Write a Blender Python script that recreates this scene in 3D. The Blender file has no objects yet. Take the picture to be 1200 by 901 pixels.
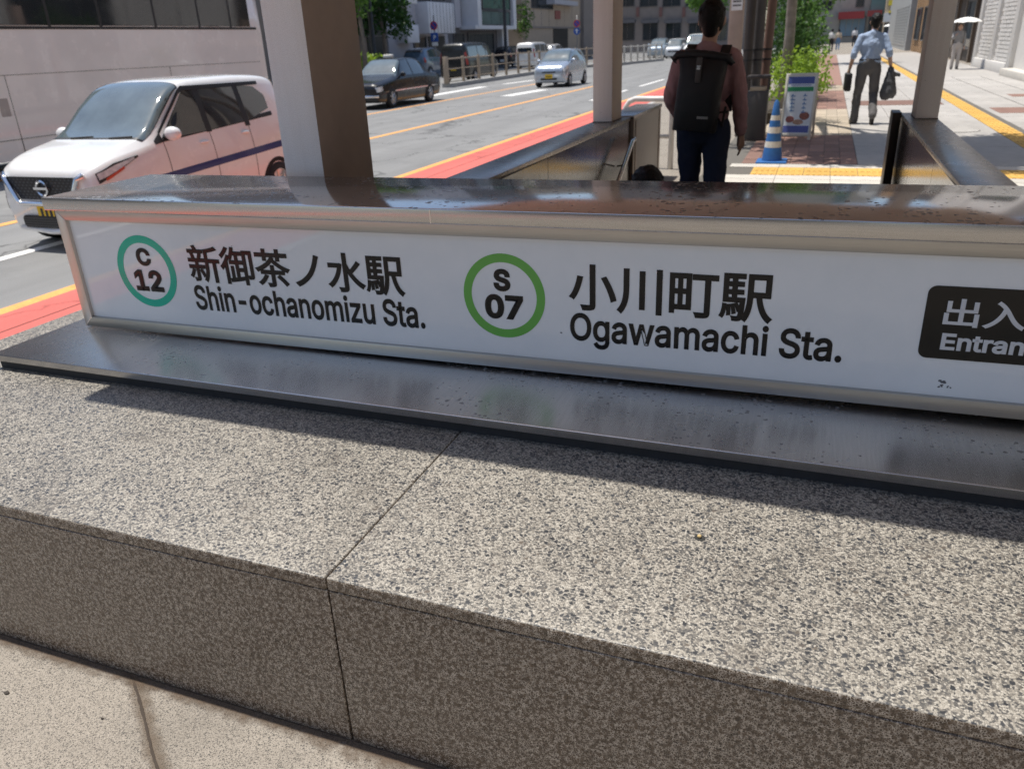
import bpy, bmesh, math, random
import numpy as np
from mathutils import Vector, Matrix, noise as mnoise
random.seed(7)
SC = bpy.context.scene
COL = SC.collection
R = math.radians

# ------------------------------------------------------------------ camera
CAM_H = 1.55
def cam_axes(vz=(690, 2524), vy=(975, 36)):
    a = Vector((vz[0]-600, vz[1]-450.5)); b = Vector((vy[0]-600, vy[1]-450.5))
    f = math.sqrt(-a.dot(b))
    Z = -Vector((a.x, a.y, f)).normalized(); Y = Vector((b.x, b.y, f)).normalized(); X = Y.cross(Z)
    M = Matrix((X, Y, Z))
    return f, M
FPX, CM = cam_axes()
cam_d = bpy.data.cameras.new('camera'); cam = bpy.data.objects.new('camera', cam_d); COL.objects.link(cam)
rt = CM @ Vector((1, 0, 0)); dn = CM @ Vector((0, 1, 0)); fw = CM @ Vector((0, 0, 1))
cam.matrix_world = Matrix(((rt.x, -dn.x, -fw.x, 0), (rt.y, -dn.y, -fw.y, 0), (rt.z, -dn.z, -fw.z, CAM_H), (0, 0, 0, 1)))
cam_d.sensor_width = 36; cam_d.lens = 36*FPX/1200; cam_d.clip_end = 600; cam_d.clip_start = .05
cam_d.dof.use_dof = True; cam_d.dof.focus_distance = 1.95; cam_d.dof.aperture_fstop = 5.6
SC.camera = cam
def at(px, py, z=0.0):          # photograph pixel -> point on the level z (used for measuring where things stand)
    r = CM @ Vector((px-600, py-450.5, FPX)); t = (z-CAM_H)/r.z
    return Vector((r.x*t, r.y*t, z))
def aty(px, py, y):
    r = CM @ Vector((px-600, py-450.5, FPX)); t = y/r.y
    return Vector((r.x*t, y, CAM_H+r.z*t))

# ------------------------------------------------------------------ light
SUN_EL, SUN_AZ = R(74), R(7)     # high noon sun over the far side of the road
sd = Vector((-math.cos(SUN_EL)*math.cos(SUN_AZ), math.cos(SUN_EL)*math.sin(SUN_AZ), math.sin(SUN_EL)))
sl = bpy.data.lights.new('sun', 'SUN'); sl.energy = 4.4; sl.angle = R(.53); sl.color = (1, .955, .88)
so = bpy.data.objects.new('sun', sl); COL.objects.link(so); so.rotation_euler = sd.to_track_quat('Z', 'Y').to_euler()
W = bpy.data.worlds.new('World'); SC.world = W; W.use_nodes = True
nt = W.node_tree; sky = nt.nodes.new('ShaderNodeTexSky'); sky.sky_type = 'NISHITA'; sky.sun_disc = False
sky.sun_elevation = SUN_EL; sky.sun_rotation = math.atan2(sd.x, sd.y); sky.dust_density = 1.0; sky.air_density = 1.0
bg = nt.nodes['Background']; bg.inputs['Strength'].default_value = .125
nt.links.new(sky.outputs[0], bg.inputs[0])
SC.view_settings.view_transform = 'Standard'; SC.view_settings.look = 'None'; SC.view_settings.gamma = 1
SC.view_settings.use_curve_mapping = False; SC.view_settings.exposure = .3
SC.render.engine = 'CYCLES'
SC.cycles.max_bounces = 10; SC.cycles.diffuse_bounces = 5; SC.cycles.glossy_bounces = 5
SC.cycles.use_denoising = True; SC.cycles.sample_clamp_indirect = 8; SC.cycles.caustics_reflective = True; SC.cycles.blur_glossy = .1; SC.cycles.denoising_prefilter = 'NONE'

# ------------------------------------------------------------------ materials
MATS = {}
def N(t, kind, **kw):
    n = t.nodes.new(kind)
    for k, v in kw.items():
        if k == 'inp':
            for a, b in v.items(): n.inputs[a].default_value = b
        else: setattr(n, k, v)
    return n
def ramp(t, src, stops, interp='LINEAR'):
    n = t.nodes.new('ShaderNodeValToRGB'); n.color_ramp.interpolation = interp
    while len(n.color_ramp.elements) < len(stops): n.color_ramp.elements.new(.5)
    for e, (p, c) in zip(n.color_ramp.elements, stops):
        e.position = p; e.color = (c, c, c, 1) if isinstance(c, (int, float)) else (*c, 1)
    t.links.new(src, n.inputs[0]); return n
def mix(t, fac, a, b, mode='MIX'):
    n = t.nodes.new('ShaderNodeMix'); n.data_type = 'RGBA'; n.blend_type = mode
    def put(i, v):
        if isinstance(v, (int, float)): n.inputs[i].default_value = v if i == 0 else (v, v, v, 1)
        elif isinstance(v, tuple): n.inputs[i].default_value = (*v, 1)
        else: t.links.new(v, n.inputs[i])
    put(0, fac); put(6, a); put(7, b); return n.outputs[2]
def math_(t, op, a, b=None):
    n = t.nodes.new('ShaderNodeMath'); n.operation = op
    for i, v in enumerate((a, b)):
        if v is None: continue
        if isinstance(v, (int, float)): n.inputs[i].default_value = v
        else: t.links.new(v, n.inputs[i])
    return n.outputs[0]
def base(name):
    m = bpy.data.materials.new(name); m.use_nodes = True
    t = m.node_tree; b = t.nodes['Principled BSDF']; MATS[name] = m
    tc = t.nodes.new('ShaderNodeTexCoord')
    return m, t, b, tc.outputs['Object']
def bump(t, b, h, strength=.3, dist=.01):
    n = t.nodes.new('ShaderNodeBump'); n.inputs['Strength'].default_value = strength; n.inputs['Distance'].default_value = dist
    t.links.new(h, n.inputs['Height']); t.links.new(n.outputs[0], b.inputs['Normal'])
def mat(name, col, rough=.6, metal=0, var=.12, vscale=6, bmp=0, bscale=60, spec=.5, coat=0, coat_rough=.05, trans=0, rand=0, emit=0, dirt=0, alpha=1):
    if name in MATS: return MATS[name]
    m, t, b, co = base(name)
    b.inputs['Roughness'].default_value = rough; b.inputs['Metallic'].default_value = metal
    b.inputs['Specular IOR Level'].default_value = spec
    b.inputs['Coat Weight'].default_value = coat; b.inputs['Coat Roughness'].default_value = coat_rough
    b.inputs['Transmission Weight'].default_value = trans; b.inputs['Alpha'].default_value = alpha
    nz = N(t, 'ShaderNodeTexNoise', inp={'Scale': vscale, 'Detail': 5, 'Roughness': .6}); t.links.new(co, nz.inputs['Vector'])
    lo = tuple(c*(1-var) for c in col); hi = tuple(min(1, c*(1+var)) for c in col)
    out = ramp(t, nz.outputs[0], [(.3, lo), (.7, hi)]).outputs[0]
    if rand:
        oi = N(t, 'ShaderNodeObjectInfo'); rr = ramp(t, oi.outputs['Random'], [(0, 1-rand), (1, 1+rand)])
        out = mix(t, 1.0, out, rr.outputs[0], 'MULTIPLY')
    if dirt:
        n2 = N(t, 'ShaderNodeTexNoise', inp={'Scale': vscale*2.7, 'Detail': 8, 'Roughness': .7}); t.links.new(co, n2.inputs['Vector'])
        dm = ramp(t, n2.outputs[0], [(.5, 0), (.72, dirt)]).outputs[0]
        out = mix(t, dm, out, tuple(c*.35 for c in col))
    t.links.new(out, b.inputs['Base Color'])
    rr2 = ramp(t, nz.outputs[0], [(.3, max(0, rough-.06)), (.7, min(1, rough+.06))]); t.links.new(rr2.outputs[0], b.inputs['Roughness'])
    if bmp:
        n3 = N(t, 'ShaderNodeTexNoise', inp={'Scale': bscale, 'Detail': 4, 'Roughness': .6}); t.links.new(co, n3.inputs['Vector'])
        bump(t, b, n3.outputs[0], bmp)
    if emit: 
        b.inputs['Emission Strength'].default_value = emit; b.inputs['Emission Color'].default_value = (*col, 1)
    return m

def terrazzo(name, light, mid, dark, s1, s2, cover, rough, stain=.25, finew=.5):
    m, t, b, co = base(name)
    nz = N(t, 'ShaderNodeTexNoise', inp={'Scale': s1*1.3, 'Detail': 2}); t.links.new(co, nz.inputs['Vector'])
    vm = N(t, 'ShaderNodeVectorMath', operation='MULTIPLY_ADD'); t.links.new(nz.outputs['Color'], vm.inputs[0])
    k = .9/s1; vm.inputs[1].default_value = (k, k, k); t.links.new(co, vm.inputs[2])
    def chips(scale, thr):
        v = N(t, 'ShaderNodeTexVoronoi', feature='F1', inp={'Scale': scale, 'Randomness': 1}); t.links.new(vm.outputs[0], v.inputs['Vector'])
        sp = N(t, 'ShaderNodeSeparateColor'); t.links.new(v.outputs['Color'], sp.inputs[0])
        rad = math_(t, 'MULTIPLY', sp.outputs[0], thr)
        d = math_(t, 'SUBTRACT', rad, v.outputs['Distance'])
        return ramp(t, d, [(.0, 0), (.06, 1)]).outputs[0], sp
    c1, sp1 = chips(s1, .62*cover); c2, sp2 = chips(s2, .8*cover)
    grain = N(t, 'ShaderNodeTexVoronoi', feature='F1', inp={'Scale': s2*1.7}); t.links.new(vm.outputs[0], grain.inputs['Vector'])
    gs = N(t, 'ShaderNodeSeparateColor'); t.links.new(grain.outputs['Color'], gs.inputs[0])
    matrix = mix(t, ramp(t, gs.outputs[1], [(.2, 0), (.9, finew)]).outputs[0], light, mid)
    chipc = mix(t, sp1.outputs[1], dark, tuple(x*1.9 for x in dark))
    out = mix(t, c2, matrix, mix(t, sp2.outputs[2], dark, mid))
    out = mix(t, c1, out, chipc)
    big = N(t, 'ShaderNodeTexNoise', inp={'Scale': 3.2, 'Detail': 6, 'Roughness': .65}); t.links.new(co, big.inputs['Vector'])
    out = mix(t, ramp(t, big.outputs[0], [(.46, 0), (.78, stain)]).outputs[0], out, tuple(x*.35 for x in mid))
    t.links.new(out, b.inputs['Base Color'])
    rg = ramp(t, c1, [(0, rough), (1, max(.05, rough-.18))]); t.links.new(rg.outputs[0], b.inputs['Roughness'])
    bump(t, b, math_(t, 'ADD', c1, math_(t, 'MULTIPLY', gs.outputs[0], .6)), .25, .0015)
    return m

def steel(name, col, rough, streak=(3, 60, 60), drops=0, dscale=38, smudge=.1, dropcol=.25, spread=.5):
    m, t, b, co = base(name)
    b.inputs['Metallic'].default_value = 1
    mp = N(t, 'ShaderNodeMapping'); mp.inputs['Scale'].default_value = streak; t.links.new(co, mp.inputs[0])
    nz = N(t, 'ShaderNodeTexNoise', inp={'Scale': 5, 'Detail': 4}); t.links.new(mp.outputs[0], nz.inputs['Vector'])
    n2 = N(t, 'ShaderNodeTexNoise', inp={'Scale': 4.5, 'Detail': 7, 'Roughness': .7}); t.links.new(co, n2.inputs['Vector'])
    c = mix(t, ramp(t, nz.outputs[0], [(.3, 0), (.7, 1)]).outputs[0], tuple(x*.93 for x in col), tuple(min(1, x*1.06) for x in col))
    c = mix(t, ramp(t, n2.outputs[0], [(.4, 0), (.75, smudge*2.2)]).outputs[0], c, tuple(x*.6 for x in col))
    r = math_(t, 'ADD', rough, math_(t, 'MULTIPLY', math_(t, 'SUBTRACT', n2.outputs[0], .5), smudge*2))
    if drops:
        wob = N(t, 'ShaderNodeTexNoise', inp={'Scale': dscale*1.2, 'Detail': 3}); t.links.new(co, wob.inputs['Vector'])
        vm = N(t, 'ShaderNodeVectorMath', operation='MULTIPLY_ADD'); t.links.new(wob.outputs['Color'], vm.inputs[0]); k = .9/dscale
        vm.inputs[1].default_value = (k, k, k); t.links.new(co, vm.inputs[2])
        v = N(t, 'ShaderNodeTexVoronoi', feature='F1', inp={'Scale': dscale}); t.links.new(vm.outputs[0], v.inputs['Vector'])
        sp = N(t, 'ShaderNodeSeparateColor'); t.links.new(v.outputs['Color'], sp.inputs[0])
        patch = ramp(t, n2.outputs[0], [(.42, 0), (.6, 1)]).outputs[0]
        rad = math_(t, 'MULTIPLY', math_(t, 'MULTIPLY', math_(t, 'POWER', sp.outputs[0], 2.0), .5*drops), math_(t, 'ADD', math_(t, 'MULTIPLY', patch, 1-spread), spread))
        ms = ramp(t, math_(t, 'SUBTRACT', rad, v.outputs['Distance']), [(0, 0), (.04, 1)]).outputs[0]
        c = mix(t, math_(t, 'MULTIPLY', ms, .85), c, tuple(x*dropcol for x in col)); r = math_(t, 'ADD', r, math_(t, 'MULTIPLY', ms, .3))
    t.links.new(c, b.inputs['Base Color']); t.links.new(r, b.inputs['Roughness'])
    bump(t, b, nz.outputs[0], .02, .002)
    return m

def aggregate(name):             # sawn terrazzo: tan and grey grains split by thin dark joints, with larger dark chips
    m, t, b, co = base(name)
    nz = N(t, 'ShaderNodeTexNoise', inp={'Scale': 280, 'Detail': 2}); t.links.new(co, nz.inputs['Vector'])
    vm = N(t, 'ShaderNodeVectorMath', operation='MULTIPLY_ADD'); t.links.new(nz.outputs['Color'], vm.inputs[0]); vm.inputs[1].default_value = (.0042, .0042, .0042); t.links.new(co, vm.inputs[2])
    def cells(scale):
        c = N(t, 'ShaderNodeTexVoronoi', feature='F1', inp={'Scale': scale}); t.links.new(vm.outputs[0], c.inputs['Vector'])
        e = N(t, 'ShaderNodeTexVoronoi', feature='DISTANCE_TO_EDGE', inp={'Scale': scale}); t.links.new(vm.outputs[0], e.inputs['Vector'])
        sp = N(t, 'ShaderNodeSeparateColor'); t.links.new(c.outputs['Color'], sp.inputs[0]); return c, e, sp
    c, e, sp = cells(250)
    big = N(t, 'ShaderNodeTexNoise', inp={'Scale': 2.6, 'Detail': 7, 'Roughness': .68}); t.links.new(co, big.inputs['Vector'])
    shade = math_(t, 'ADD', sp.outputs[0], math_(t, 'MULTIPLY', math_(t, 'SUBTRACT', .5, big.outputs[0]), .35))
    grain = ramp(t, shade, [(.0, (.045, .045, .046)), (.22, (.10, .095, .088)), (.34, (.185, .167, .142)), (.6, (.31, .281, .236)), (1, (.455, .42, .36))]).outputs[0]
    grain = mix(t, ramp(t, e.outputs['Distance'], [(.02, .75), (.09, 0)]).outputs[0], grain, (.07, .065, .058))
    c2, e2, sp2 = cells(92)
    chip = math_(t, 'MULTIPLY', ramp(t, sp2.outputs[0], [(.66, 0), (.68, 1)], 'LINEAR').outputs[0], ramp(t, e2.outputs['Distance'], [(.13, 0), (.19, 1)]).outputs[0])
    chipc = ramp(t, sp2.outputs[1], [(0, (.028, .030, .034)), (.7, (.06, .062, .066)), (1, (.13, .11, .09))]).outputs[0]
    col = mix(t, chip, grain, chipc)
    st_ = N(t, 'ShaderNodeTexNoise', inp={'Scale': 5.5, 'Detail': 8, 'Roughness': .72}); t.links.new(co, st_.inputs['Vector'])
    col = mix(t, ramp(t, st_.outputs[0], [(.55, 0), (.74, .5)]).outputs[0], col, (.085, .07, .055))
    t.links.new(col, b.inputs['Base Color']); t.links.new(ramp(t, math_(t, 'ADD', chip, big.outputs[0]), [(.3, .55), (1.4, .32)]).outputs[0], b.inputs['Roughness'])
    bump(t, b, math_(t, 'ADD', e.outputs['Distance'], chip), .22, .001); return m
M_TOP = aggregate('terrazzo_top')
M_PAVE = terrazzo('aggregate_paving', (.36, .32, .27), (.22, .192, .158), (.065, .058, .05), 190, 330, .85, .85, .4, .85)
def veined(name):                # polished front: brown ground with a dense net of short pale flecks
    m, t, b, co = base(name)
    nz = N(t, 'ShaderNodeTexNoise', inp={'Scale': 200, 'Detail': 2}); t.links.new(co, nz.inputs['Vector'])
    vm = N(t, 'ShaderNodeVectorMath', operation='MULTIPLY_ADD'); t.links.new(nz.outputs['Color'], vm.inputs[0]); vm.inputs[1].default_value = (.0065, .0065, .0065); t.links.new(co, vm.inputs[2])
    v = N(t, 'ShaderNodeTexVoronoi', feature='DISTANCE_TO_EDGE', inp={'Scale': 215}); t.links.new(vm.outputs[0], v.inputs['Vector'])
    c = N(t, 'ShaderNodeTexVoronoi', feature='F1', inp={'Scale': 215}); t.links.new(vm.outputs[0], c.inputs['Vector'])
    sp = N(t, 'ShaderNodeSeparateColor'); t.links.new(c.outputs['Color'], sp.inputs[0])
    gate = N(t, 'ShaderNodeTexNoise', inp={'Scale': 95, 'Detail': 3}); t.links.new(co, gate.inputs['Vector'])
    fleck = math_(t, 'MULTIPLY', ramp(t, v.outputs['Distance'], [(.06, 1), (.15, 0)]).outputs[0], ramp(t, gate.outputs[0], [(.40, .15), (.55, 1)]).outputs[0])
    big = N(t, 'ShaderNodeTexNoise', inp={'Scale': 2.1, 'Detail': 6, 'Roughness': .6}); t.links.new(co, big.inputs['Vector'])
    ground = mix(t, sp.outputs[0], (.030, .021, .015), (.115, .078, .050))
    ground = mix(t, ramp(t, big.outputs[0], [(.35, 0), (.7, .5)]).outputs[0], ground, (.09, .055, .031))
    col = mix(t, fleck, ground, mix(t, sp.outputs[1], (.35, .295, .235), (.62, .55, .465)))
    t.links.new(col, b.inputs['Base Color'])
    t.links.new(ramp(t, big.outputs[0], [(.3, .16), (.75, .34)]).outputs[0], b.inputs['Roughness'])
    bump(t, b, fleck, .08, .001); return m
M_FRONT = veined('terrazzo_front')
M_LID = steel('lid_steel', (.74, .68, .63), .12, (3, 40, 40), 1.35, 50, .035, .38, .35)
M_LEDGE = steel('ledge_steel', (.66, .635, .605), .27, (40, 1.5, 40), 1.05, 58, .035, .42, .12)
M_FRAME = steel('frame_steel', (.46, .445, .425), .33, (1.5, 90, 90), 0, 40, .04)
M_LIP = steel('lip_steel', (.49, .48, .47), .21, (1.5, 90, 90), 0, 40, .04)
def brushed(m, amount, tangent):   # grain direction of the brushed plate smears its reflections
    t = m.node_tree; b = t.nodes['Principled BSDF']; b.inputs['Anisotropic'].default_value = amount
    c = N(t, 'ShaderNodeCombineXYZ', inp={0: tangent[0], 1: tangent[1], 2: tangent[2]}); t.links.new(c.outputs[0], b.inputs['Tangent'])
brushed(M_LEDGE, .75, (0, 1, 0)); M_LID.node_tree.nodes['Principled BSDF'].inputs['Metallic'].default_value = .88
def stain_mat(name, col, scale, soft, amount=1.0):   # dirt with a ragged see-through edge; strength falls off across the strip (uv.x)
    m, t, b, co = base(name); b.inputs['Base Color'].default_value = (*col, 1); b.inputs['Roughness'].default_value = .95
    uv = N(t, 'ShaderNodeUVMap'); sx = N(t, 'ShaderNodeSeparateXYZ'); t.links.new(uv.outputs[0], sx.inputs[0])
    nz = N(t, 'ShaderNodeTexNoise', inp={'Scale': scale, 'Detail': 7, 'Roughness': .7}); t.links.new(co, nz.inputs['Vector'])
    f = math_(t, 'ADD', math_(t, 'MULTIPLY', sx.outputs[0], 1.0), math_(t, 'MULTIPLY', math_(t, 'SUBTRACT', nz.outputs[0], .5), 1.6))
    t.links.new(ramp(t, f, [(.5-soft, 0), (.5+soft, amount)]).outputs[0], b.inputs['Alpha']); return m

# ------------------------------------------------------------------ mesh helpers
class MB:
    def __init__(s): s.v = []; s.f = []
    def add(s, vs, fs):
        o = len(s.v); s.v += [tuple(v) for v in vs]; s.f += [tuple(i+o for i in f) for f in fs]; return s
    def box(s, x0, x1, y0, y1, z0, z1):
        return s.add([(x0,y0,z0),(x1,y0,z0),(x1,y1,z0),(x0,y1,z0),(x0,y0,z1),(x1,y0,z1),(x1,y1,z1),(x0,y1,z1)],
                     [(0,3,2,1),(4,5,6,7),(0,1,5,4),(1,2,6,5),(2,3,7,6),(3,0,4,7)])
    def quad(s, x0, x1, y0, y1, z): return s.add([(x0,y0,z),(x1,y0,z),(x1,y1,z),(x0,y1,z)], [(0,1,2,3)])
    def prism(s, pts, d):            # pts: ordered 3D polygon, d: extrusion vector
        n = len(pts); a = [Vector(p) for p in pts]; b = [p+Vector(d) for p in a]
        return s.add(a+b, [tuple(range(n-1, -1, -1)), tuple(range(n, 2*n))]+[(i, (i+1) % n, n+(i+1) % n, n+i) for i in range(n)])
    def tube(s, pts, r, n=10, caps=True):
        pts = [Vector(p) for p in pts]; rs = r if isinstance(r, (list, tuple)) else [r]*len(pts)
        o = len(s.v); prev = None
        for i, p in enumerate(pts):
            d = (pts[min(i+1, len(pts)-1)]-pts[max(i-1, 0)]).normalized()
            if prev is None: u = d.orthogonal().normalized()
            else: u = (prev-d*prev.dot(d)).normalized()
            prev = u; w = d.cross(u)
            for k in range(n):
                a = 2*math.pi*k/n; s.v.append(tuple(p+(u*math.cos(a)+w*math.sin(a))*rs[i]))
        for i in range(len(pts)-1):
            for k in range(n):
                s.f.append((o+i*n+k, o+i*n+(k+1) % n, o+(i+1)*n+(k+1) % n, o+(i+1)*n+k))
        if caps:
            s.f.append(tuple(o+k for k in range(n-1, -1, -1))); e = o+(len(pts)-1)*n; s.f.append(tuple(e+k for k in range(n)))
        return s
    def lathe(s, prof, c=(0,0,0), n=20, axis='z', caps=True):
        o = len(s.v); c = Vector(c)
        for r, h in prof:
            for k in range(n):
                a = 2*math.pi*k/n; x, y = r*math.cos(a), r*math.sin(a)
                p = {'z': (x, y, h), 'x': (h, x, y), 'y': (x, h, -y)}[axis]
                s.v.append(tuple(c+Vector(p)))
        m = len(prof)
        for i in range(m-1):
            for k in range(n): s.f.append((o+i*n+k, o+i*n+(k+1) % n, o+(i+1)*n+(k+1) % n, o+(i+1)*n+k))
        if caps: s.f.append(tuple(o+k for k in range(n-1, -1, -1))); s.f.append(tuple(o+(m-1)*n+k for k in range(n)))
        return s
    def ell(s, c, rx, ry, rz, n=14, m=9):
        prof = [(max(1e-4, math.sin(math.pi*i/m)), -math.cos(math.pi*i/m)) for i in range(m+1)]; o = len(s.v)
        s.lathe(prof, (0,0,0), n)
        for i in range(o, len(s.v)): x, y, z = s.v[i]; s.v[i] = (c[0]+x*rx, c[1]+y*ry, c[2]+z*rz)
        return s
    def mesh(s, name):
        me = bpy.data.meshes.new(name); me.from_pydata(s.v, [], s.f); me.update(); return me
    def build(s, name, m, parent=None, smooth=False, bev=0, loc=None, rot=None, seg=2, auto=None):
        me = s.mesh(name)
        return mkobj(name, me, m, parent, smooth, bev, loc, rot, seg, auto)
def mkobj(name, me, m, parent=None, smooth=False, bev=0, loc=None, rot=None, seg=2, auto=None):
    o = bpy.data.objects.new(name, me); COL.objects.link(o)
    if m is not None:
        for q in (m if isinstance(m, (list, tuple)) else [m]): me.materials.append(q)
    if parent is not None: o.parent = parent
    if loc: o.location = loc
    if rot: o.rotation_euler = rot
    if bev:
        bm = bmesh.new(); bm.from_mesh(me); bmesh.ops.recalc_face_normals(bm, faces=bm.faces)
        es = [e for e in bm.edges if e.is_manifold and e.calc_face_angle(0) > R(25)]
        bmesh.ops.bevel(bm, geom=es, offset=bev, segments=seg, profile=.5, affect='EDGES', clamp_overlap=True); bm.to_mesh(me); bm.free()
        smooth = True; auto = auto or 40
    if smooth:
        for p in me.polygons: p.use_smooth = True
        me.set_sharp_from_angle(angle=R(auto or 35)) if auto or bev else None
    return o
def E(name, loc=(0,0,0), rz=0, parent=None):
    o = bpy.data.objects.new(name, None); o.empty_display_size = .1; COL.objects.link(o); o.location = loc; o.rotation_euler.z = rz
    if parent: o.parent = parent
    return o
def tag(o, label, cat, group=None, kind=None):
    o['label'] = label; o['category'] = cat
    if group: o['group'] = group
    if kind: o['kind'] = kind
    return o
def struct(o): o['kind'] = 'structure'; return o
def share(name, me, parent, loc=(0,0,0), rot=(0,0,0), scale=(1,1,1)):
    o = bpy.data.objects.new(name, me); COL.objects.link(o); o.parent = parent; o.location = loc; o.rotation_euler = rot; o.scale = scale; return o
def copy_tree(o, parent=None):
    c = o.copy(); COL.objects.link(c); c.parent = parent
    for ch in [k for k in o.children]: copy_tree(ch, c)
    return c
# ================================================================== ground, road, pavement
ROAD_Z = -.2
def road_mat(name, col, var, crack):
    m, t, b, co = base(name); b.inputs['Roughness'].default_value = .82
    mp = N(t, 'ShaderNodeMapping'); mp.inputs['Scale'].default_value = (1.0, .06, 1); t.links.new(co, mp.inputs[0])
    st_ = N(t, 'ShaderNodeTexNoise', inp={'Scale': 1.6, 'Detail': 5, 'Roughness': .6}); t.links.new(mp.outputs[0], st_.inputs['Vector'])
    bl = N(t, 'ShaderNodeTexNoise', inp={'Scale': .9, 'Detail': 8, 'Roughness': .7}); t.links.new(co, bl.inputs['Vector'])
    gr = N(t, 'ShaderNodeTexNoise', inp={'Scale': 140, 'Detail': 3, 'Roughness': .8}); t.links.new(co, gr.inputs['Vector'])
    c = mix(t, ramp(t, st_.outputs[0], [(.35, 0), (.68, 1)]).outputs[0], tuple(x*(1-var) for x in col), tuple(x*(1+var*.6) for x in col))
    c = mix(t, ramp(t, bl.outputs[0], [(.52, 0), (.66, .55)]).outputs[0], c, tuple(x*.55 for x in col))
    c = mix(t, ramp(t, gr.outputs[0], [(.35, 0), (.7, .5)]).outputs[0], c, tuple(min(1, x*1.6) for x in col))
    v = N(t, 'ShaderNodeTexVoronoi', feature='DISTANCE_TO_EDGE', inp={'Scale': .35}); nw = N(t, 'ShaderNodeTexNoise', inp={'Scale': 1.3, 'Detail': 6}); t.links.new(co, nw.inputs['Vector'])
    vm = N(t, 'ShaderNodeVectorMath', operation='MULTIPLY_ADD'); t.links.new(nw.outputs['Color'], vm.inputs[0]); vm.inputs[1].default_value = (1.6, 1.6, 0); t.links.new(co, vm.inputs[2]); t.links.new(vm.outputs[0], v.inputs['Vector'])
    c = mix(t, ramp(t, v.outputs['Distance'], [(.0, crack), (.012, 0)]).outputs[0], c, tuple(x*.3 for x in col))
    t.links.new(c, b.inputs['Base Color']); bump(t, b, gr.outputs[0], .35, .004); return m
M_ASPH = road_mat('asphalt', (.19, .19, .187), .2, .8)
M_EARTH = mat('far_ground', (.16, .15, .14), .9)
struct(MB().quad(-300, 300, -300, 300, -3.2).build('ground', M_EARTH))
struct(MB().quad(-40, -4.3, -60, 260, ROAD_Z).build('road', M_ASPH))
M_SLAB = mat('grey_stone_paving', (.39, .37, .345), .7, 0, .14, 5, .1, 90, rand=.08, dirt=.25)
# pavement sheet with the stairwell opening left free
SX0, SX1, SY0, SY1 = -1.82, .68, 2.80, 5.75
pv = MB()
for (x0, x1, y0, y1) in [(-4.16, 12, -30, SY0-.0), (-4.16, SX0, SY0, SY1), (SX1, 12, SY0, SY1), (-4.16, 12, SY1, 260)]: pv.quad(x0, x1, y0, y1, 0)
pavement = struct(pv.build('pavement', M_PAVE))
# joints in the near paving: thin dark gaps between cast panels
M_JOINT = mat('joint_dirt', (.06, .05, .042), .95, 0, .4, 40)
def wavy_joint(name, pts, w):
    vs = []; fs = []; n = 28
    for i in range(n+1):
        t = i/n*(len(pts)-1); k = min(int(t), len(pts)-2); p = Vector(pts[k]).lerp(Vector(pts[k+1]), t-k)
        ww = w*(.5+.9*random.random()); off = (random.random()-.5)*w*.9
        vs += [(p.x-ww/2+off, p.y, p.z), (p.x+ww/2+off, p.y, p.z)]
    for i in range(n): fs.append((2*i, 2*i+1, 2*i+3, 2*i+2))
    return MB().add(vs, fs).build(name, M_JOINT, pavement)
def strip(name, pts, w, m):       # flat stain strip along pts; uv.x: 0 at the rim, 1 at the core
    vs = []; fs = []; uv = []
    for p, (wa, wb) in zip(pts, w):
        for q, u in ((-wa, 0), (0, 1), (wb, 0)): vs.append((p[0]+q*p[3], p[1]+q*p[4], p[2])); uv.append(u)
    for i in range(len(pts)-1):
        for k in (0, 1): fs.append((3*i+k, 3*i+k+1, 3*i+k+4, 3*i+k+3))
    o = MB().add(vs, fs).build(name, m, pavement); l = o.data.uv_layers.new(name='UVMap')
    for lp in o.data.loops: l.data[lp.index].uv = (uv[lp.vertex_index], 0)
    return o
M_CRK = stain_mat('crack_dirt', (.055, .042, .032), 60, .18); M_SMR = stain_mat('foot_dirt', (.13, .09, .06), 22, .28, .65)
a = at(155, 793); b_ = at(186, 901); d = (b_-a); pts = [(a.x+.012*mnoise.noise((k*.4, 3, 0)), 1.143-k*.04, .003, 1, 0) for k in range(40)]
for k, p in enumerate(pts): pts[k] = (a.x+(b_.x-a.x)/(b_.y-a.y)*(p[1]-a.y)+.014*mnoise.noise((k*.33, 3, 0)), *p[1:])
strip('paving_joint', pts, [(.008+.006*abs(mnoise.noise((k*.7, 0, 0))), .008+.006*abs(mnoise.noise((0, k*.7, 0)))) for k in range(40)], M_CRK)
strip('joint_smear', [(p[0], p[1], .002, 1, 0) for p in pts], [(.05, .07)]*40, stain_mat('joint_smear', (.16, .12, .085), 30, .35, .55))
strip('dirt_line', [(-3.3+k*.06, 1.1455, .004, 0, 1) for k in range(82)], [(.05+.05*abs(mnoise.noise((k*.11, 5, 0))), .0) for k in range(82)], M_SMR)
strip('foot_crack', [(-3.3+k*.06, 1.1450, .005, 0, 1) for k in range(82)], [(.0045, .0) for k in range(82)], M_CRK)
for px, py, s in ((8, 812, .006), (120, 842, .003)):
    p = at(px, py); MB().ell((p.x, p.y, .002), s*1.5, s, .003, 8, 5).build('leaf_scrap', M_JOINT, pavement)
# kerb stones
M_KERB = mat('kerb_stone', (.40, .385, .365), .75, 0, .15, 8, .15, 80, rand=.07)
kerb = struct(E('kerb'))
km = MB().box(-4.3, -4.162, .006, .594, ROAD_Z-.05, 0.0).mesh('kerb_stone'); km.materials.append(M_KERB)
for i in range(120): share('kerb_stone', km, kerb, (0, -4+i*.6, .003))
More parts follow.
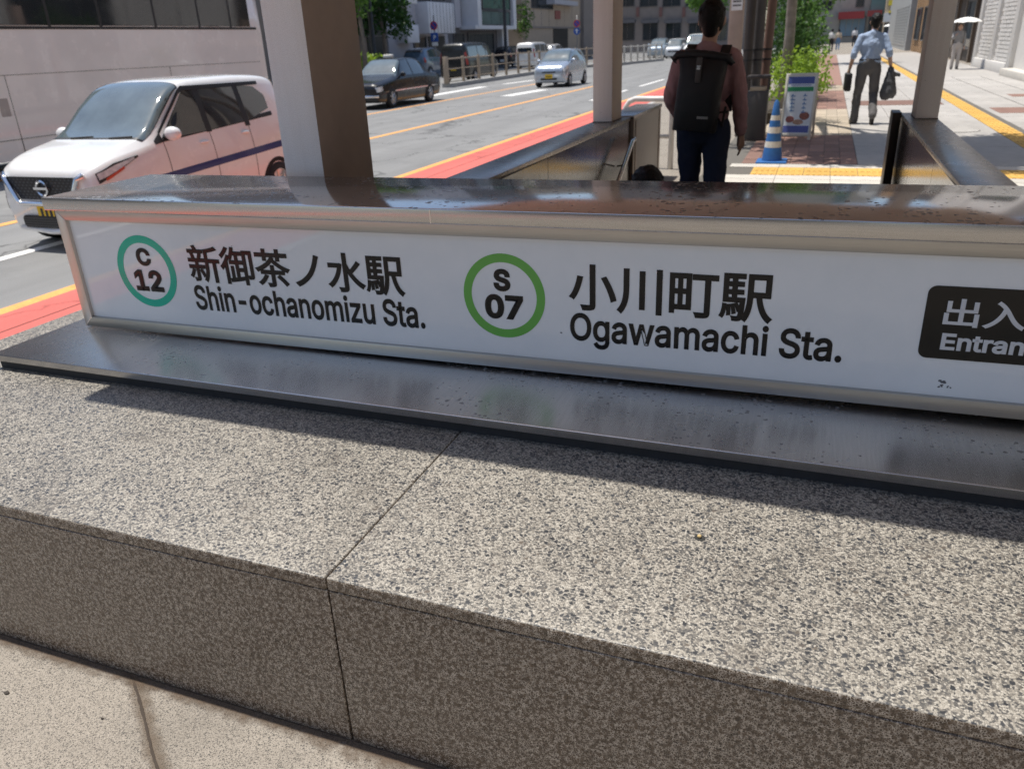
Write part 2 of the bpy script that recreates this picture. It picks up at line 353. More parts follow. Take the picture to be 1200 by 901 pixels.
# red lane, gutter and painted lines
M_RED = road_mat('red_lane_paint', (.50, .115, .095), .18, .5)
M_ORANGE = mat('orange_line_paint', (.78, .37, .10), .7, 0, .14, 12, .1, 200, dirt=.45)
M_WLINE = mat('white_line_paint', (.78, .77, .74), .7, 0, .1, 12, .1, 200, dirt=.5)
def paint(name, m, x0, x1, y0, y1, lift=.004): return struct(MB().quad(x0, x1, y0, y1, ROAD_Z+lift).build(name, m))
paint('red_lane', M_RED, -5.75, -5.36, -25, 46); paint('red_gutter', M_RED, -5.345, -4.3, -25, 46)
paint('orange_edge_line', M_ORANGE, -5.89, -5.75, -25, 46)
paint('orange_centre_line', M_ORANGE, -9.2, -9.04, -20, 37); paint('orange_turn_line', M_ORANGE, -12.8, -12.66, -20, 37)
paint('white_lane_line', M_WLINE, -7.55, -7.40, -12, 6.4)
for y in (25.5, 33, 40.5, 52, 64, 78): paint('white_lane_dash', M_WLINE, -7.05, -6.9, y, y+5.2)
for (ax, ay), (bx, by), w in (((593, 113), (637, 105.5), .5), ((502, 113), (567, 102), .45), ((590, 99), (625, 94.5), .3)):
    a = at(ax, ay, ROAD_Z); b_ = at(bx, by, ROAD_Z); u = (b_-a).normalized(); nrm = Vector((u.y, -u.x, 0))*w/2
    vs = [a-nrm, a+nrm, b_+nrm, b_-nrm]; struct(MB().add([(v.x, v.y, ROAD_Z+.0045) for v in vs], [(0, 1, 2, 3)]).build('white_arrow_stroke', M_WLINE))

# ================================================================== terrazzo wall in front
ZW, YW0, YW1, XL, XR = .492, 1.146, 2.78, -3.16, 1.75
wall = E('terrazzo_wall', (-.9, 1.9, 0))
tag(wall, 'low speckled grey terrazzo wall with polished front across the foreground', 'wall')
def wp(mb, name, m, **k):
    o = mb.build(name, m, wall, **k); o.matrix_parent_inverse = Matrix.Translation((.9, -1.9, 0)); return o
JX = -.915
for x0, x1 in ((XL, JX-.0011), (JX+.0011, XR)):
    cs = wp(MB().box(x0, x1, YW0-.002, YW1, ZW-.034, ZW), 'cap_slab', M_TOP, bev=.005, seg=3); cs.data.materials.append(M_FRONT)
    for pg in cs.data.polygons: pg.material_index = 1 if pg.normal.z < .3 else 0
    wp(MB().box(x0+.001, x1-.001, YW0, YW1-.01, -.05, ZW-.036), 'front_panel', M_FRONT, bev=.002, seg=1)
wp(MB().box(XL+.02, XR-.02, YW0+.012, YW1-.02, -.04, ZW-.01), 'core', M_JOINT)
# a drill hole with a yellow pebble in it
p = at(820, 630, ZW)
wp(MB().lathe([(.0125, .0006), (.0125, .0012), (.004, .0012)], (p.x, p.y, ZW), 18), 'drill_hole', mat('hole_dark', (.03, .03, .028), .9, 0, .3, 200))
pb = MB().ell((0, 0, .004), .0052, .0048, .0042, 9, 6)
pb.v = [(x*(1+.25*mnoise.noise((x*300, y*300, z*300))), y, z) for x, y, z in pb.v]
o = pb.build('pebble', mat('pebble', (.62, .45, .2), .8, 0, .2, 200), None, loc=(p.x-.001, p.y-.001, ZW+.001)); tag(o, 'tiny yellowish pebble lying in a dark hole on the terrazzo wall top', 'pebble')

# ================================================================== the station sign
SGX, SGY, SGZ = -2.752, 2.205, .5535
sign = E('station_sign', (SGX, SGY, SGZ)); sign.rotation_euler = (0, R(-.27), R(.22))
tag(sign, 'long white station name sign box with brushed steel frame and lid on terrazzo wall', 'sign')
SL = 4.35
ML = steel('stile_steel', (.66, .58, .52), .36, (90, 90, 1.5), 0, 40, .06)
def frame_bar(name, a, b, m):       # a,b = [(x,z)] outer/inner edge polygon in the face plane, sloping inwards
    mb = MB(); mb.prism([(x, 0, z) for x, z in a], (0, .03, 0)); return mb.build(name, m, sign, bev=.0022, seg=2)
frame_bar('frame_rail', [(0, .004), (SL, .004), (SL-.046, .046), (.046, .046)], None, M_FRAME)
frame_bar('frame_rail', [(.046, .440), (SL-.046, .440), (SL, .478), (0, .478)], None, M_FRAME)
frame_bar('frame_stile', [(0, .0045), (.0455, .0463), (.0455, .4397), (0, .4775)], None, ML)
MB().box(.02, SL-.02, .035, .50, .012, .47).build('box_body', ML, sign)
# acrylic face
mf, t, b, co = base('sign_face')
nz = N(t, 'ShaderNodeTexNoise', inp={'Scale': 9, 'Detail': 6, 'Roughness': .7}); t.links.new(co, nz.inputs['Vector'])
t.links.new(ramp(t, nz.outputs[0], [(.3, (.77, .79, .80)), (.7, (.82, .83, .835))]).outputs[0], b.inputs['Base Color'])
b.inputs['Roughness'].default_value = .045; b.inputs['IOR'].default_value = 1.5
b.inputs['Subsurface Weight'].default_value = 0
rr = ramp(t, nz.outputs[0], [(.4, .015), (.75, .05)]); t.links.new(rr.outputs[0], b.inputs['Roughness'])
face = MB().box(.044, SL-.044, .014, .034, .044, .442).build('face_panel', mf, sign)
M_INK = mat('black_vinyl', (.008, .008, .009), .12, 0, .1, 10, spec=.3); M_PLATE = mat('plate_black', (.010, .0095, .009), .10, 0, .1, 10, spec=.3)
M_WINK = mat('white_vinyl', (.62, .63, .65), .3, 0, .05, 10)
M_TEAL = mat('teal_vinyl', (.0, .46, .30), .2, 0, .05, 10); M_GREEN = mat('green_vinyl', (.13, .42, .07), .2, 0, .05, 10)
def ring(cx, cz, r1, r0, m, name):
    n = 72; vs = []; fs = []
    for k in range(n):
        a = 2*math.pi*k/n
        for r, y in ((r1, .0128), (r0, .0128), (r1, .0139), (r0, .0139)): vs.append((cx+r*math.cos(a), y, cz+r*math.sin(a)))
    for k in range(n):
        i, j = 4*k, 4*((k+1) % n); fs += [(i, i+1, j+1, j), (i, j, j+2, i+2), (i+1, i+3, j+3, j+1)]
    return MB().add(vs, fs).build(name, m, sign)
import os
try: SANS = bpy.data.fonts.load(os.path.join(bpy.utils.system_resource('DATAFILES', path='fonts'), 'Inter.woff2'))
except Exception: SANS = None
def text(body, x0, zb, x1, zt, m, name, bold=.0, y=.0125, fit='caps', parent=None, off=0, space=1, zscale=.06):
    c = bpy.data.curves.new(name, 'FONT'); c.body = body; c.size = 1; c.fill_mode = 'FRONT'; c.bevel_depth = bold; c.bevel_resolution = 0; c.offset = off; c.space_character = space
    if SANS and all(ord(ch) < 256 for ch in body): c.font = SANS
    o = bpy.data.objects.new(name, c); COL.objects.link(o); bpy.context.view_layer.update()
    dg = bpy.context.evaluated_depsgraph_get(); me = bpy.data.meshes.new_from_object(o.evaluated_get(dg)); bpy.data.objects.remove(o)
    co = np.array([v.co[:] for v in me.vertices]); mn = co.min(0); mx = co.max(0)
    sx = (x1-x0)/(mx[0]-mn[0]); sz = (zt-zb)/(mx[1]-mn[1])
    th = max(1e-6, mx[2]-mn[2])
    for v in me.vertices:
        x, yy, z = v.co; v.co = (x0+(x-mn[0])*sx, y-(z-mn[2])/th*.0006, zb+(yy-mn[1])*sz)
    me.materials.clear(); me.materials.append(m)
    q = bpy.data.objects.new(name, me); COL.objects.link(q); q.parent = parent or sign; return q
TL = .0045   # the sign's slight tilt is already in the measured heights
def tz(x, z): return z-.0047*x
rg = ring(.382, .2495, .141, .112, M_TEAL, 'ring_badge')
text('C', .347, .272, .417, .342, M_INK, 'lettering', .040)
text('12', .313, .171, .450, .257, M_INK, 'lettering', .040)
text('新御茶ノ水駅', .594, tz(1, .226), 1.502, tz(1, .378), M_INK, 'lettering', .020)
text('Shin-ochanomizu Sta.', .592, .112, 1.565, .212, M_INK, 'lettering', .018)
ring(1.857, .2475, .140, .112, M_GREEN, 'ring_badge')
text('S', 1.824, .264, 1.882, .338, M_INK, 'lettering', .040)
text('07', 1.790, .170, 1.923, .253, M_INK, 'lettering', .040)
text('小川町駅', 2.075, .217, 2.682, .367, M_INK, 'lettering', .020)
text('Ogawamachi Sta.', 2.078, .094, 2.877, .212, M_INK, 'lettering', .018)
def rrect(x0, x1, z0, z1, r, y0, y1, n=6):
    pts = []
    for cx, cz, a0 in ((x1-r, z1-r, 0), (x0+r, z1-r, 90), (x0+r, z0+r, 180), (x1-r, z0+r, 270)):
        for k in range(n+1): a = R(a0+90*k/n); pts.append((cx+r*math.cos(a), y0, cz+r*math.sin(a)))
    return MB().prism(pts, (0, y1-y0, 0))
plate = rrect(3.066, 3.98, .155, .358, .022, .0122, .0139).build('exit_plate', M_PLATE, sign)
text('出入口', 3.112, .249, 3.392, .326, M_WINK, 'lettering', .018, .0115)
text('Entrance', 3.117, .181, 3.392, .229, M_WINK, 'lettering', .026, .0115)
# scuffs on the face
M_SCUFF = mat('scuff', (.12, .12, .13), .8, 0, .5, 300)
for px, py, s in ((1107, 449, .010), (1104, 455, .007), (1113, 456, .005), (657, 391, .004), (664, 438, .007)):
    q = aty(px, py, 2.215); mb = MB()
    for k in range(5): mb.ell((q.x-SGX+random.uniform(-s, s), .0135, q.z-SGZ-.0047*(q.x-SGX)+random.uniform(-s, s)*.6), s*.45, .0006, s*.3, 8, 4)
    mb.build('scuff_mark', M_SCUFF, sign)
# lid with folded front edge
lid = MB().box(-.022, SL+.03, -.026, .545, .4815, .530).build('lid', M_LID, sign, bev=.004, seg=3)
lid.data.materials.append(M_LIP)
for pgn in lid.data.polygons:
    if abs(pgn.normal.z) < .6: pgn.material_index = 1
MB().box(1.637, 1.640, -.0272, -.0258, .484, .526).build('lid_seam', mat('bright_weld', (.75, .72, .68), .3, 1, .05), sign)
# ledge below the sign with its lip on a dark plinth
ledge = E('steel_ledge', (-2.86, 1.86, .492)); tag(ledge, 'stainless steel ledge plate with water marks in front of the station sign', 'ledge')
lb = MB().box(0, 4.55, -.001, .86, .0385, .0605).build('ledge_plate', M_LEDGE, ledge, bev=.005, seg=3)
lb.data.materials.append(M_LIP)
for pgn in lb.data.polygons:
    if pgn.normal.y < -.5: pgn.material_index = 1
MB().box(.0, 4.55, -.0025, -.0010, .0365, .060).build('lip', M_LIP, ledge, bev=.0006, seg=1)
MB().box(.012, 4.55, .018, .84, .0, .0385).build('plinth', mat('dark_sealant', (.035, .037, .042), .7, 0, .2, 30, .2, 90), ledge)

# ================================================================== stairwell
M_GRAN = mat('brown_granite', (.035, .027, .022), .12, 0, .25, 40, .03, 200); M_COPE = mat('coping_stone', (.33, .30, .27), .42, 0, .12, 14, .06, 150)
M_COPEM = steel('coping_metal', (.34, .305, .275), .28, (30, 2, 30), 0, 40, .08)
M_BRONZE = mat('bronze_metal', (.20, .155, .12), .38, .7, .15, 20); M_STEP = mat('step_stone', (.3, .28, .26), .7, 0, .1, 10, .1, 80)
ZP = .823
st = E('stairway'); struct(st)
n = 16
for i in range(n):
    y1 = SY1-i*.30; MB().box(SX0+.02, SX1-.02, max(y1-.30, SY0-2.0), y1, -.16*(i+1)-.3, -.16*(i+1)+.0).build('step', M_STEP, st)
    MB().box(SX0+.03, SX1-.03, y1-.3, y1-.25, -.16*(i+1)+.001, -.16*(i+1)+.006).build('step_nosing', mat('yellow_nosing', (.5, .35, .05), .7), st)
MB().box(SX0-.2, SX0, SY0-2, SY1, -3.1, -.004).build('shaft_wall', M_GRAN, st); MB().box(SX1, SX1+.2, SY0-2, SY1, -3.1, -.004).build('shaft_wall', M_GRAN, st)
def parapet(x_in, x_out, y0, y1, label, nm=4):
    w = E('stair_parapet', ((x_in+x_out)/2, (y0+y1)/2, 0)); tag(w, label, 'wall'); cx, cy = w.location.x, w.location.y
    a, b2 = min(x_in, x_out), max(x_in, x_out); s = 1 if x_in > x_out else -1
    MB().box(a-cx-.0, b2-cx, y0-cy, y1-cy, ZP-.034, ZP).build('coping', M_COPEM, w, bev=.004)
    L = (y1-y0)/nm
    for k in range(nm):
        ya, yb = y0+k*L-cy+.002, y0+(k+1)*L-cy-.002
        xi0, xi1 = (b2-.03-cx, b2-.006-cx) if s > 0 else (a+.006-cx, a+.03-cx)
        MB().box(min(xi0, xi1), max(xi0, xi1), ya, yb, 0.0, ZP-.036).build('inner_panel', M_GRAN, w, bev=.002, seg=1)
        xo0, xo1 = (a+.006-cx, a+.03-cx) if s > 0 else (b2-.03-cx, b2-.006-cx)
        MB().box(min(xo0, xo1), max(xo0, xo1), ya, yb, 0.0, ZP-.036).build('outer_panel', M_FRONT, w, bev=.002, seg=1)
    MB().box(a+.031-cx, b2-.031-cx, y0-cy, y1-cy-.01, 0.0, ZP-.036).build('core', M_JOINT, w)
    return w, cx, cy
wl, cx, cy = parapet(-1.82, -2.10, 2.80, 8.22, 'left stair parapet with dark polished granite inner face beside the road')
# taller end pier of the left parapet
pier = E('end_pier', (-1.95, 8.95, 0)); tag(pier, 'stone end pier with bronze trim at the far end of the left parapet', 'pillar')
MB().box(-.145, .145, -.70, .82, 0, .80).build('pier_body', M_COPE, pier, bev=.004)
MB().box(-.155, .155, -.71, .83, .80, .835).build('pier_cap', M_COPEM, pier, bev=.004)
MB().box(-.10, .152, -.705, -.665, .02, .795).build('corner_trim', M_BRONZE, pier, bev=.003)
MB().box(.1455, .152, -.6, -.53, .02, .78).build('corner_trim', M_BRONZE, pier, bev=.003)
MB().box(.1455, .15, .70, .78, .02, .78).build('corner_trim', M_BRONZE, pier, bev=.003)
wr, cx, cy = parapet(.68, .93, 2.80, 8.42, 'right stair parapet with metal coping beside the sidewalk')
MB().box(.60-cx, .675-cx, 8.20-cy, 8.50-cy, 0, ZP+.02).build('end_trim', mat('dark_bronze', (.05, .04, .035), .4, .6), wr, bev=.004)
# handrails down the stairs
h = E('handrail', (-1.72, 5.6, 0)); tag(h, 'steel handrail rising along the left stair parapet to the end pier', 'handrail')
MB().tube([(0, 2.35, .64), (0, 2.24, .63), (0, 1.6, .30), (0, -2.7, -1.93)], .021, 12).build('rail', steel('rail_steel', (.66, .62, .6), .22), h, smooth=True)
for yy in (2.0, .8, -.4, -1.6):
    zz = .63-.519*(2.24-yy); MB().tube([(0, yy, zz-.02), (0, yy, zz-.06), (-.095, yy, zz-.08)], .008, 8).build('bracket', MATS['rail_steel'], h, smooth=True)
# ================================================================== canopy on posts
def post_mat(name):              # stippled coating; relief shading and vertical light streaks painted into its colour
    m, t, b, co = base(name); b.inputs['Roughness'].default_value = .6
    f = N(t, 'ShaderNodeTexNoise', inp={'Scale': 330, 'Detail': 3, 'Roughness': .7}); t.links.new(co, f.inputs['Vector'])
    mp = N(t, 'ShaderNodeMapping'); mp.inputs['Scale'].default_value = (22, 22, .9); t.links.new(co, mp.inputs[0])
    r = N(t, 'ShaderNodeTexNoise', inp={'Scale': 1.4, 'Detail': 4}); t.links.new(mp.outputs[0], r.inputs['Vector'])
    c = mix(t, ramp(t, f.outputs[0], [(.36, 0), (.62, 1)]).outputs[0], (.70, .665, .63), (.92, .885, .85))
    c = mix(t, ramp(t, r.outputs[0], [(.42, 0), (.7, .35)]).outputs[0], c, (.72, .67, .62))
    d = N(t, 'ShaderNodeTexNoise', inp={'Scale': 34, 'Detail': 2}); t.links.new(co, d.inputs['Vector'])
    c = mix(t, ramp(t, d.outputs[0], [(.76, 0), (.79, .7)]).outputs[0], c, (.2, .17, .15))
    t.links.new(c, b.inputs['Base Color']); bump(t, b, f.outputs[0], .6, .003); return m
M_POST = post_mat('post_paint'); M_POSTB = mat('post_side_brown', (.36, .275, .225), .5, 0, .1, 6, .1, 200)  # side faces take a darker brown than the fronts
M_SOFF = mat('soffit_panel', (.42, .31, .25), .5, 0, .08, 4)
can = E('entrance_canopy', (-.57, 5.6, 0)); tag(can, 'stairway canopy with flat roof on four grey posts with brown sides', 'canopy')
RX0, RX1, RY0, RY1, RZ = -2.93, 1.62, 1.81, 8.9, 2.75
def cb(name, m, x0, x1, y0, y1, z0, z1, bev=.004, par=can):
    return MB().box(x0+.57, x1+.57, y0-5.6, y1-5.6, z0, z1).build(name, m, par, bev=bev)
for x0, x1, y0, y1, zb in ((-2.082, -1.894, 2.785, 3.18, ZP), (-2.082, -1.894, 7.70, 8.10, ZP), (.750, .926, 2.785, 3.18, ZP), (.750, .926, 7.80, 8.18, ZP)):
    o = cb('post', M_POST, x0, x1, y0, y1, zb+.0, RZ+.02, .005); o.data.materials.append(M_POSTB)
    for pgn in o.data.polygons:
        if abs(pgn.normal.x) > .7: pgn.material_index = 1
    cb('post_foot', M_JOINT, x0-.004, x1+.004, y0-.004, y1+.004, zb, zb+.006, 0)
cb('roof_slab', mat('roof_metal', (.5, .48, .46), .5), RX0, RX1, RY0, RY1, RZ+.05, RZ+.2, .01)
for i in range(6):
    for j in range(9):
        w, l = (RX1-RX0)/6, (RY1-RY0)/9
        cb('soffit_panel', M_SOFF, RX0+i*w+.006, RX0+(i+1)*w-.006, RY0+j*l+.006, RY0+(j+1)*l-.006, RZ, RZ+.049, 0)
# ================================================================== vehicles
def pchip(xs, ys):
    xs = np.array(xs, float); ys = np.array(ys, float); h = np.diff(xs); d = np.diff(ys)/h; n = len(xs); m = np.zeros(n)
    for i in range(1, n-1):
        if d[i-1]*d[i] > 0:
            w1, w2 = 2*h[i]+h[i-1], h[i]+2*h[i-1]; m[i] = (w1+w2)/(w1/d[i-1]+w2/d[i])
    m[0], m[-1] = d[0], d[-1]
    def f(x):
        i = int(min(max(np.searchsorted(xs, x)-1, 0), n-2)); t = (min(max(x, xs[0]), xs[-1])-xs[i])/h[i]
        return float((2*t**3-3*t*t+1)*ys[i]+(t**3-2*t*t+t)*h[i]*m[i]+(-2*t**3+3*t*t)*ys[i+1]+(t**3-t*t)*h[i]*m[i+1])
    return f
class Shell:
    # stations: (y, sill z, belt z, top z, sill w, mid w, belt w, top w), half widths; front at y = 0
    def __init__(s, st):
        s.cache = {}; s.y0, s.y1 = st[0][0], st[-1][0]; ys = [q[0] for q in st]; s.ys = ys
        s.c = [pchip(ys, [q[k] for q in st]) for k in range(1, 8)]
    def sec(s, y):
        k_ = round(y, 5)
        if k_ in s.cache: return s.cache[k_]
        r_ = s.cache[k_] = s.sec_(y); return r_
    def sec_(s, y):
        zs, zb, zt, ws, wm, wb, wt = [f(y) for f in s.c]; d = zb-zs; e = zt-zb
        return [(ws, zs), (wm, zs+.33*d), (wm*.992, zs+.72*d), (wb, zb), (wb+(wt-wb)*.55, zb+e*.5), (wt, zb+e*.86), (wt*.78, zb+e*.975), (0, zt)]
    def P(s, y, v, side=1, off=0):
        q = s.sec(y); v = min(max(v, 0), 7); i = min(int(v), 6); t = v-i
        def g(k): return q[min(max(k, 0), 7)] if k <= 7 else q[7]
        p0, p1, p2, p3 = g(i-1), g(i), g(i+1), (g(i+2) if i+2 <= 7 else (-q[6][0], q[6][1]))
        if i == 3 or i == 4: c = [p1[k]+(p2[k]-p1[k])*t for k in (0, 1)]
        else: c = [.5*(2*p1[k]+(p2[k]-p0[k])*t+(2*p0[k]-5*p1[k]+4*p2[k]-p3[k])*t*t+(3*p1[k]-3*p2[k]+p3[k]-p0[k])*t**3) for k in (0, 1)]
        r = Vector((max(c[0], 0)*side, y, c[1]))
        if off:
            e = .01; a = s.P(min(y+e, s.y1), v, side)-s.P(max(y-e, s.y0), v, side); b = s.P(y, min(v+.05, 7), side)-s.P(y, max(v-.05, 0), side)
            n = a.cross(b)*side
            if n.length > 1e-9: r += n.normalized()*off
        return r
    def body(s, ny=56, nv=4):
        vs = []; fs = []; vv = [i/nv for i in range(7*nv+1)]; ring = len(vv)*2-1
        ys = [s.y0+(s.y1-s.y0)*(.5-.5*math.cos(math.pi*i/ny))*.6+(s.y1-s.y0)*i/ny*.4 for i in range(ny+1)]
        for y in ys:
            for v in vv: vs.append(s.P(y, v, 1))
            for v in vv[-2::-1]: vs.append(s.P(y, v, -1))
        for i in range(ny):
            for k in range(ring-1): fs.append((i*ring+k, i*ring+k+1, (i+1)*ring+k+1, (i+1)*ring+k))
            fs.append((i*ring+ring-1, i*ring, (i+1)*ring, (i+1)*ring+ring-1))
        fs.append(tuple(range(ring-1, -1, -1))); fs.append(tuple(ny*ring+k for k in range(ring)))
        return MB().add(vs, fs)
    def vz(s, y, z):                    # section parameter on the side at height z
        lo, hi = 0., 6.
        for _ in range(24):
            m = (lo+hi)/2
            if s.P(y, m).z < z: lo = m
            else: hi = m
        return lo
    def side(s, lo, hi, sd, off=.004, n=16, m=6):   # lo/hi: polylines [(y,z)]
        ylo = [p[0] for p in lo]; y0, y1 = min(ylo), max(ylo); vs = []; fs = []
        for i in range(n+1):
            y = y0+(y1-y0)*i/n; za = np.interp(y, [p[0] for p in lo], [p[1] for p in lo]); zb = np.interp(y, [p[0] for p in hi], [p[1] for p in hi])
            for k in range(m+1):
                z = za+(zb-za)*k/m; vs.append(s.P(y, s.vz(y, z), sd, off))
        for i in range(n):
            for k in range(m): fs.append((i*(m+1)+k, i*(m+1)+k+1, (i+1)*(m+1)+k+1, (i+1)*(m+1)+k))
        return MB().add(vs, fs)
    def top(s, ya, yb, v0, off=.004, n=20, m=10, yc=0, v1=None):    # windscreen-like patch; yc: centre bow of its lower edge
        vs = []; fs = []
        for i in range(n+1):
            a = -1+2*i/n; sd = 1 if a >= 0 else -1
            for k in range(m+1):
                b = k/m; y = ya+yc*(1-a*a)*(1-b)+(yb-ya)*b; vv0 = v0+((v1 if v1 is not None else v0)-v0)*b
                vs.append(s.P(y, vv0+(7-vv0)*(1-abs(a)), sd, off))
        for i in range(n):
            for k in range(m): fs.append((i*(m+1)+k, i*(m+1)+k+1, (i+1)*(m+1)+k+1, (i+1)*(m+1)+k))
        return MB().add(vs, fs)
M_TYRE = mat('tyre_rubber', (.02, .02, .021), .85, 0, .2, 30); M_RIM = mat('rim_alloy', (.55, .55, .56), .3, .85, .05); M_ARCH = mat('arch_black', (.012, .012, .013), .8)
M_GLASS = mat('car_glass', (.025, .032, .036), .03, 0, .05, 3, spec=.9, coat=1, coat_rough=.02)
M_SCREEN = mat('windscreen_glass', (.10, .13, .14), .04, 0, .25, 2.5, spec=.8, coat=1, coat_rough=.02)
M_CHROME = mat('chrome', (.75, .76, .78), .08, 1, .03); M_LAMP = mat('lamp_lens', (.80, .82, .84), .08, .3, .25, 30, coat=1); M_BLACKP = mat('black_plastic', (.016, .016, .017), .45)
M_PLATEY = mat('yellow_plate', (.78, .50, .02), .5, 0, .04); M_PLATEW = mat('white_plate', (.75, .75, .72), .5, 0, .04); M_TAIL = mat('tail_lens', (.35, .02, .02), .12, 0, .1, coat=1)
def paintm(name, col, metal=.0, rough=.25): return mat(name, col, rough, metal, .03, 3, coat=1 if col[0] > .05 else .35, coat_rough=.03, spec=.5 if col[0] > .05 else .3)
def wheel(root, x, y, r, w=.16, sd=1):
    h = E('wheel', (x, y, r), 0, root)
    MB().lathe([(r*.62, -w/2), (r*.9, -w/2), (r, -w*.32), (r, w*.32), (r*.9, w/2), (r*.62, w/2)], (0, 0, 0), 28, 'x', False).build('tyre', M_TYRE, h, smooth=True)
    mb = MB().lathe([(r*.63, sd*w*.1), (r*.66, sd*w*.5), (r*.60, sd*w*.46), (r*.55, sd*w*.25), (r*.01, sd*w*.28)], (0, 0, 0), 28, 'x', False)
    for k in range(7):
        a = 2*math.pi*k/7; c, s_ = math.cos(a), math.sin(a); mb.tube([(sd*w*.42, c*r*.08, s_*r*.08), (sd*w*.44, c*r*.6, s_*r*.6)], [r*.09, r*.06], 6)
    mb.build('rim', M_RIM, h, smooth=True, auto=40)
def car(name, label, st, col, loc, rz=0, wy=(.6, 2.9), wr=.28, metal=0, plate='y', wind=(.78, 1.42), wv=(4.0, 5.0), sides=(), rear=None, cat='car', group=None, lights='front', gr=None, mirror_y=None, lamp=None, plate_z=.45, handles=(), seams=(), tail=None, res=(40, 3)):
    sh = Shell(st); root = E(name, loc, rz); tag(root, label, cat, group)
    pm = paintm('paint_'+name+'_'+str(round(col[0]*100))+str(round(col[2]*100)), col, metal)
    sh.body(*res).build('body', pm, root, smooth=True, auto=50)
    L = st[-1][0]
    sh.top(wind[0]-.03, wind[1]+.02, wv[0]-.12, .0025, yc=wind[2] if len(wind) > 2 else -.10, v1=wv[1]-.08).build('windscreen_surround', M_BLACKP, root, smooth=True)
    sh.top(wind[0], wind[1], wv[0], .004, yc=wind[2] if len(wind) > 2 else -.10, v1=wv[1]).build('windscreen', M_SCREEN, root, smooth=True)
    if rear: sh.top(rear[0], rear[1], rear[2], .004, yc=0, v1=rear[3]).build('rear_window', M_GLASS, root, smooth=True)
    for sd in (1, -1):
        for lo, hi in sides: sh.side(lo, hi, sd).build('side_window', M_GLASS, root, smooth=True)
        for y in seams:
            p = sh.side([(y-.004, st[0][1]+.12), (y+.004, st[0][1]+.12)], [(y-.004, sh.c[1](y)+.01), (y+.004, sh.c[1](y)+.01)], sd, .002, 1, 10); p.build('door_seam', M_BLACKP, root)
        for y, z in handles:
            q = sh.P(y, sh.vz(y, z), sd, .012); MB().ell((q.x, q.y, q.z), .014, .085, .016, 10, 6).build('door_handle', pm, root, smooth=True)
        for y in wy:
            mb = MB(); r = wr*1.17; n = 24
            vs = [sh.P(y, sh.vz(y, wr), sd, .003)]; fs = []
            for k in range(n+1):
                a = math.pi*k/n-.35+(.7*k/n); yy = y+r*math.cos(a); zz = wr+r*math.sin(a); vs.append(sh.P(yy, sh.vz(yy, max(zz, st[0][1])), sd, .003))
            for k in range(n): fs.append((0, k+1, k+2))
            mb.add(vs, fs).build('wheel_arch', M_ARCH, root)
            wheel(root, sd*(sh.P(y, 1).x-.07), y, wr, .17, sd)
        if mirror_y:
            zz = sh.c[1](mirror_y)+.07; q = sh.P(mirror_y, sh.vz(mirror_y, zz), sd)
            g = MB().ell((q.x+sd*.13, q.y-.01, q.z+.02), .10, .055, .075, 14, 9); g.v = [(x, y+(.02 if y > q.y else 0), z) for x, y, z in g.v]
            mo = g.build('mirror', pm, root, smooth=True); MB().tube([(q.x-sd*.02, q.y, q.z-.03), (q.x+sd*.08, q.y, q.z-.01)], .022, 8).build('mirror_arm', M_BLACKP, mo, smooth=True)
        if lamp:
            la, lb2 = lamp; sh.side(la, lb2, sd, .006).build('headlight', M_LAMP, root, smooth=True)
        if tail:
            sh.side(tail[0], tail[1], sd, .006).build('tail_light', M_TAIL, root, smooth=True)
    if gr:
        for (x0, x1, z0, z1) in gr: rrect(x0, x1, z0, z1, .02, -.014, .02).build('grille', M_BLACKP, root)
    pmx = M_PLATEY if plate == 'y' else M_PLATEW
    yy = -.018 if lights == 'front' else L+.01
    pl = rrect(-.165, .165, plate_z-.0825, plate_z+.0825, .012, yy, yy+.008).build('number_plate', pmx, root)
    for k in range(4): MB().box(-.12+k*.063, -.085+k*.063, yy-.0015, yy, plate_z-.055, plate_z+.025).build('plate_digit', M_BLACKP, pl)
    return root, sh, pm

# --- white tall kei wagon beside the sign
KEI = [(0, .30, .76, .80, .48, .56, .50, .40), (.06, .22, .82, .87, .60, .66, .60, .50), (.2, .18, .88, .94, .67, .715, .655, .56), (.45, .17, .93, 1.01, .70, .735, .675, .585), (.74, .17, .97, 1.07, .70, .7375, .685, .60),
       (.86, .17, .985, 1.13, .70, .7375, .69, .60), (1.2, .17, 1.0, 1.43, .70, .7375, .69, .585), (1.45, .17, 1.01, 1.585, .70, .7375, .69, .575), (1.75, .17, 1.02, 1.635, .70, .7375, .69, .565), (2.4, .17, 1.05, 1.64, .70, .7375, .69, .56),
       (3.0, .18, 1.09, 1.615, .70, .735, .685, .55), (3.25, .22, 1.11, 1.57, .68, .715, .665, .53), (3.36, .30, 1.12, 1.45, .62, .66, .61, .49), (3.4, .36, 1.1, 1.3, .56, .60, .55, .44)]
FX, FY = -7.12, 5.66
root, sh, pm = car('parked_car', 'white tall compact car with blue side stripe standing beside the station sign', KEI, (.80, .79, .775), (FX, FY, ROAD_Z), 0, (.55, 2.87), .275, 0, 'y', (.80, 1.50, -.06), (4.1, 5.2),
    [([(1.02, 1.03), (1.72, 1.045)], [(1.02, 1.035), (1.55, 1.50), (1.72, 1.53)]), ([(1.80, 1.05), (2.42, 1.08)], [(1.80, 1.53), (2.42, 1.52)]), ([(2.48, 1.085), (2.95, 1.20)], [(2.48, 1.51), (2.80, 1.47), (2.95, 1.36)])],
    (3.26, 3.34, 5.0, 4.5), 'car', None, 'front', None, 1.07, None, .43, [(1.62, .93), (2.36, .96)], (1.02, 1.76, 2.46))
root.scale = (.965, .97, .955)
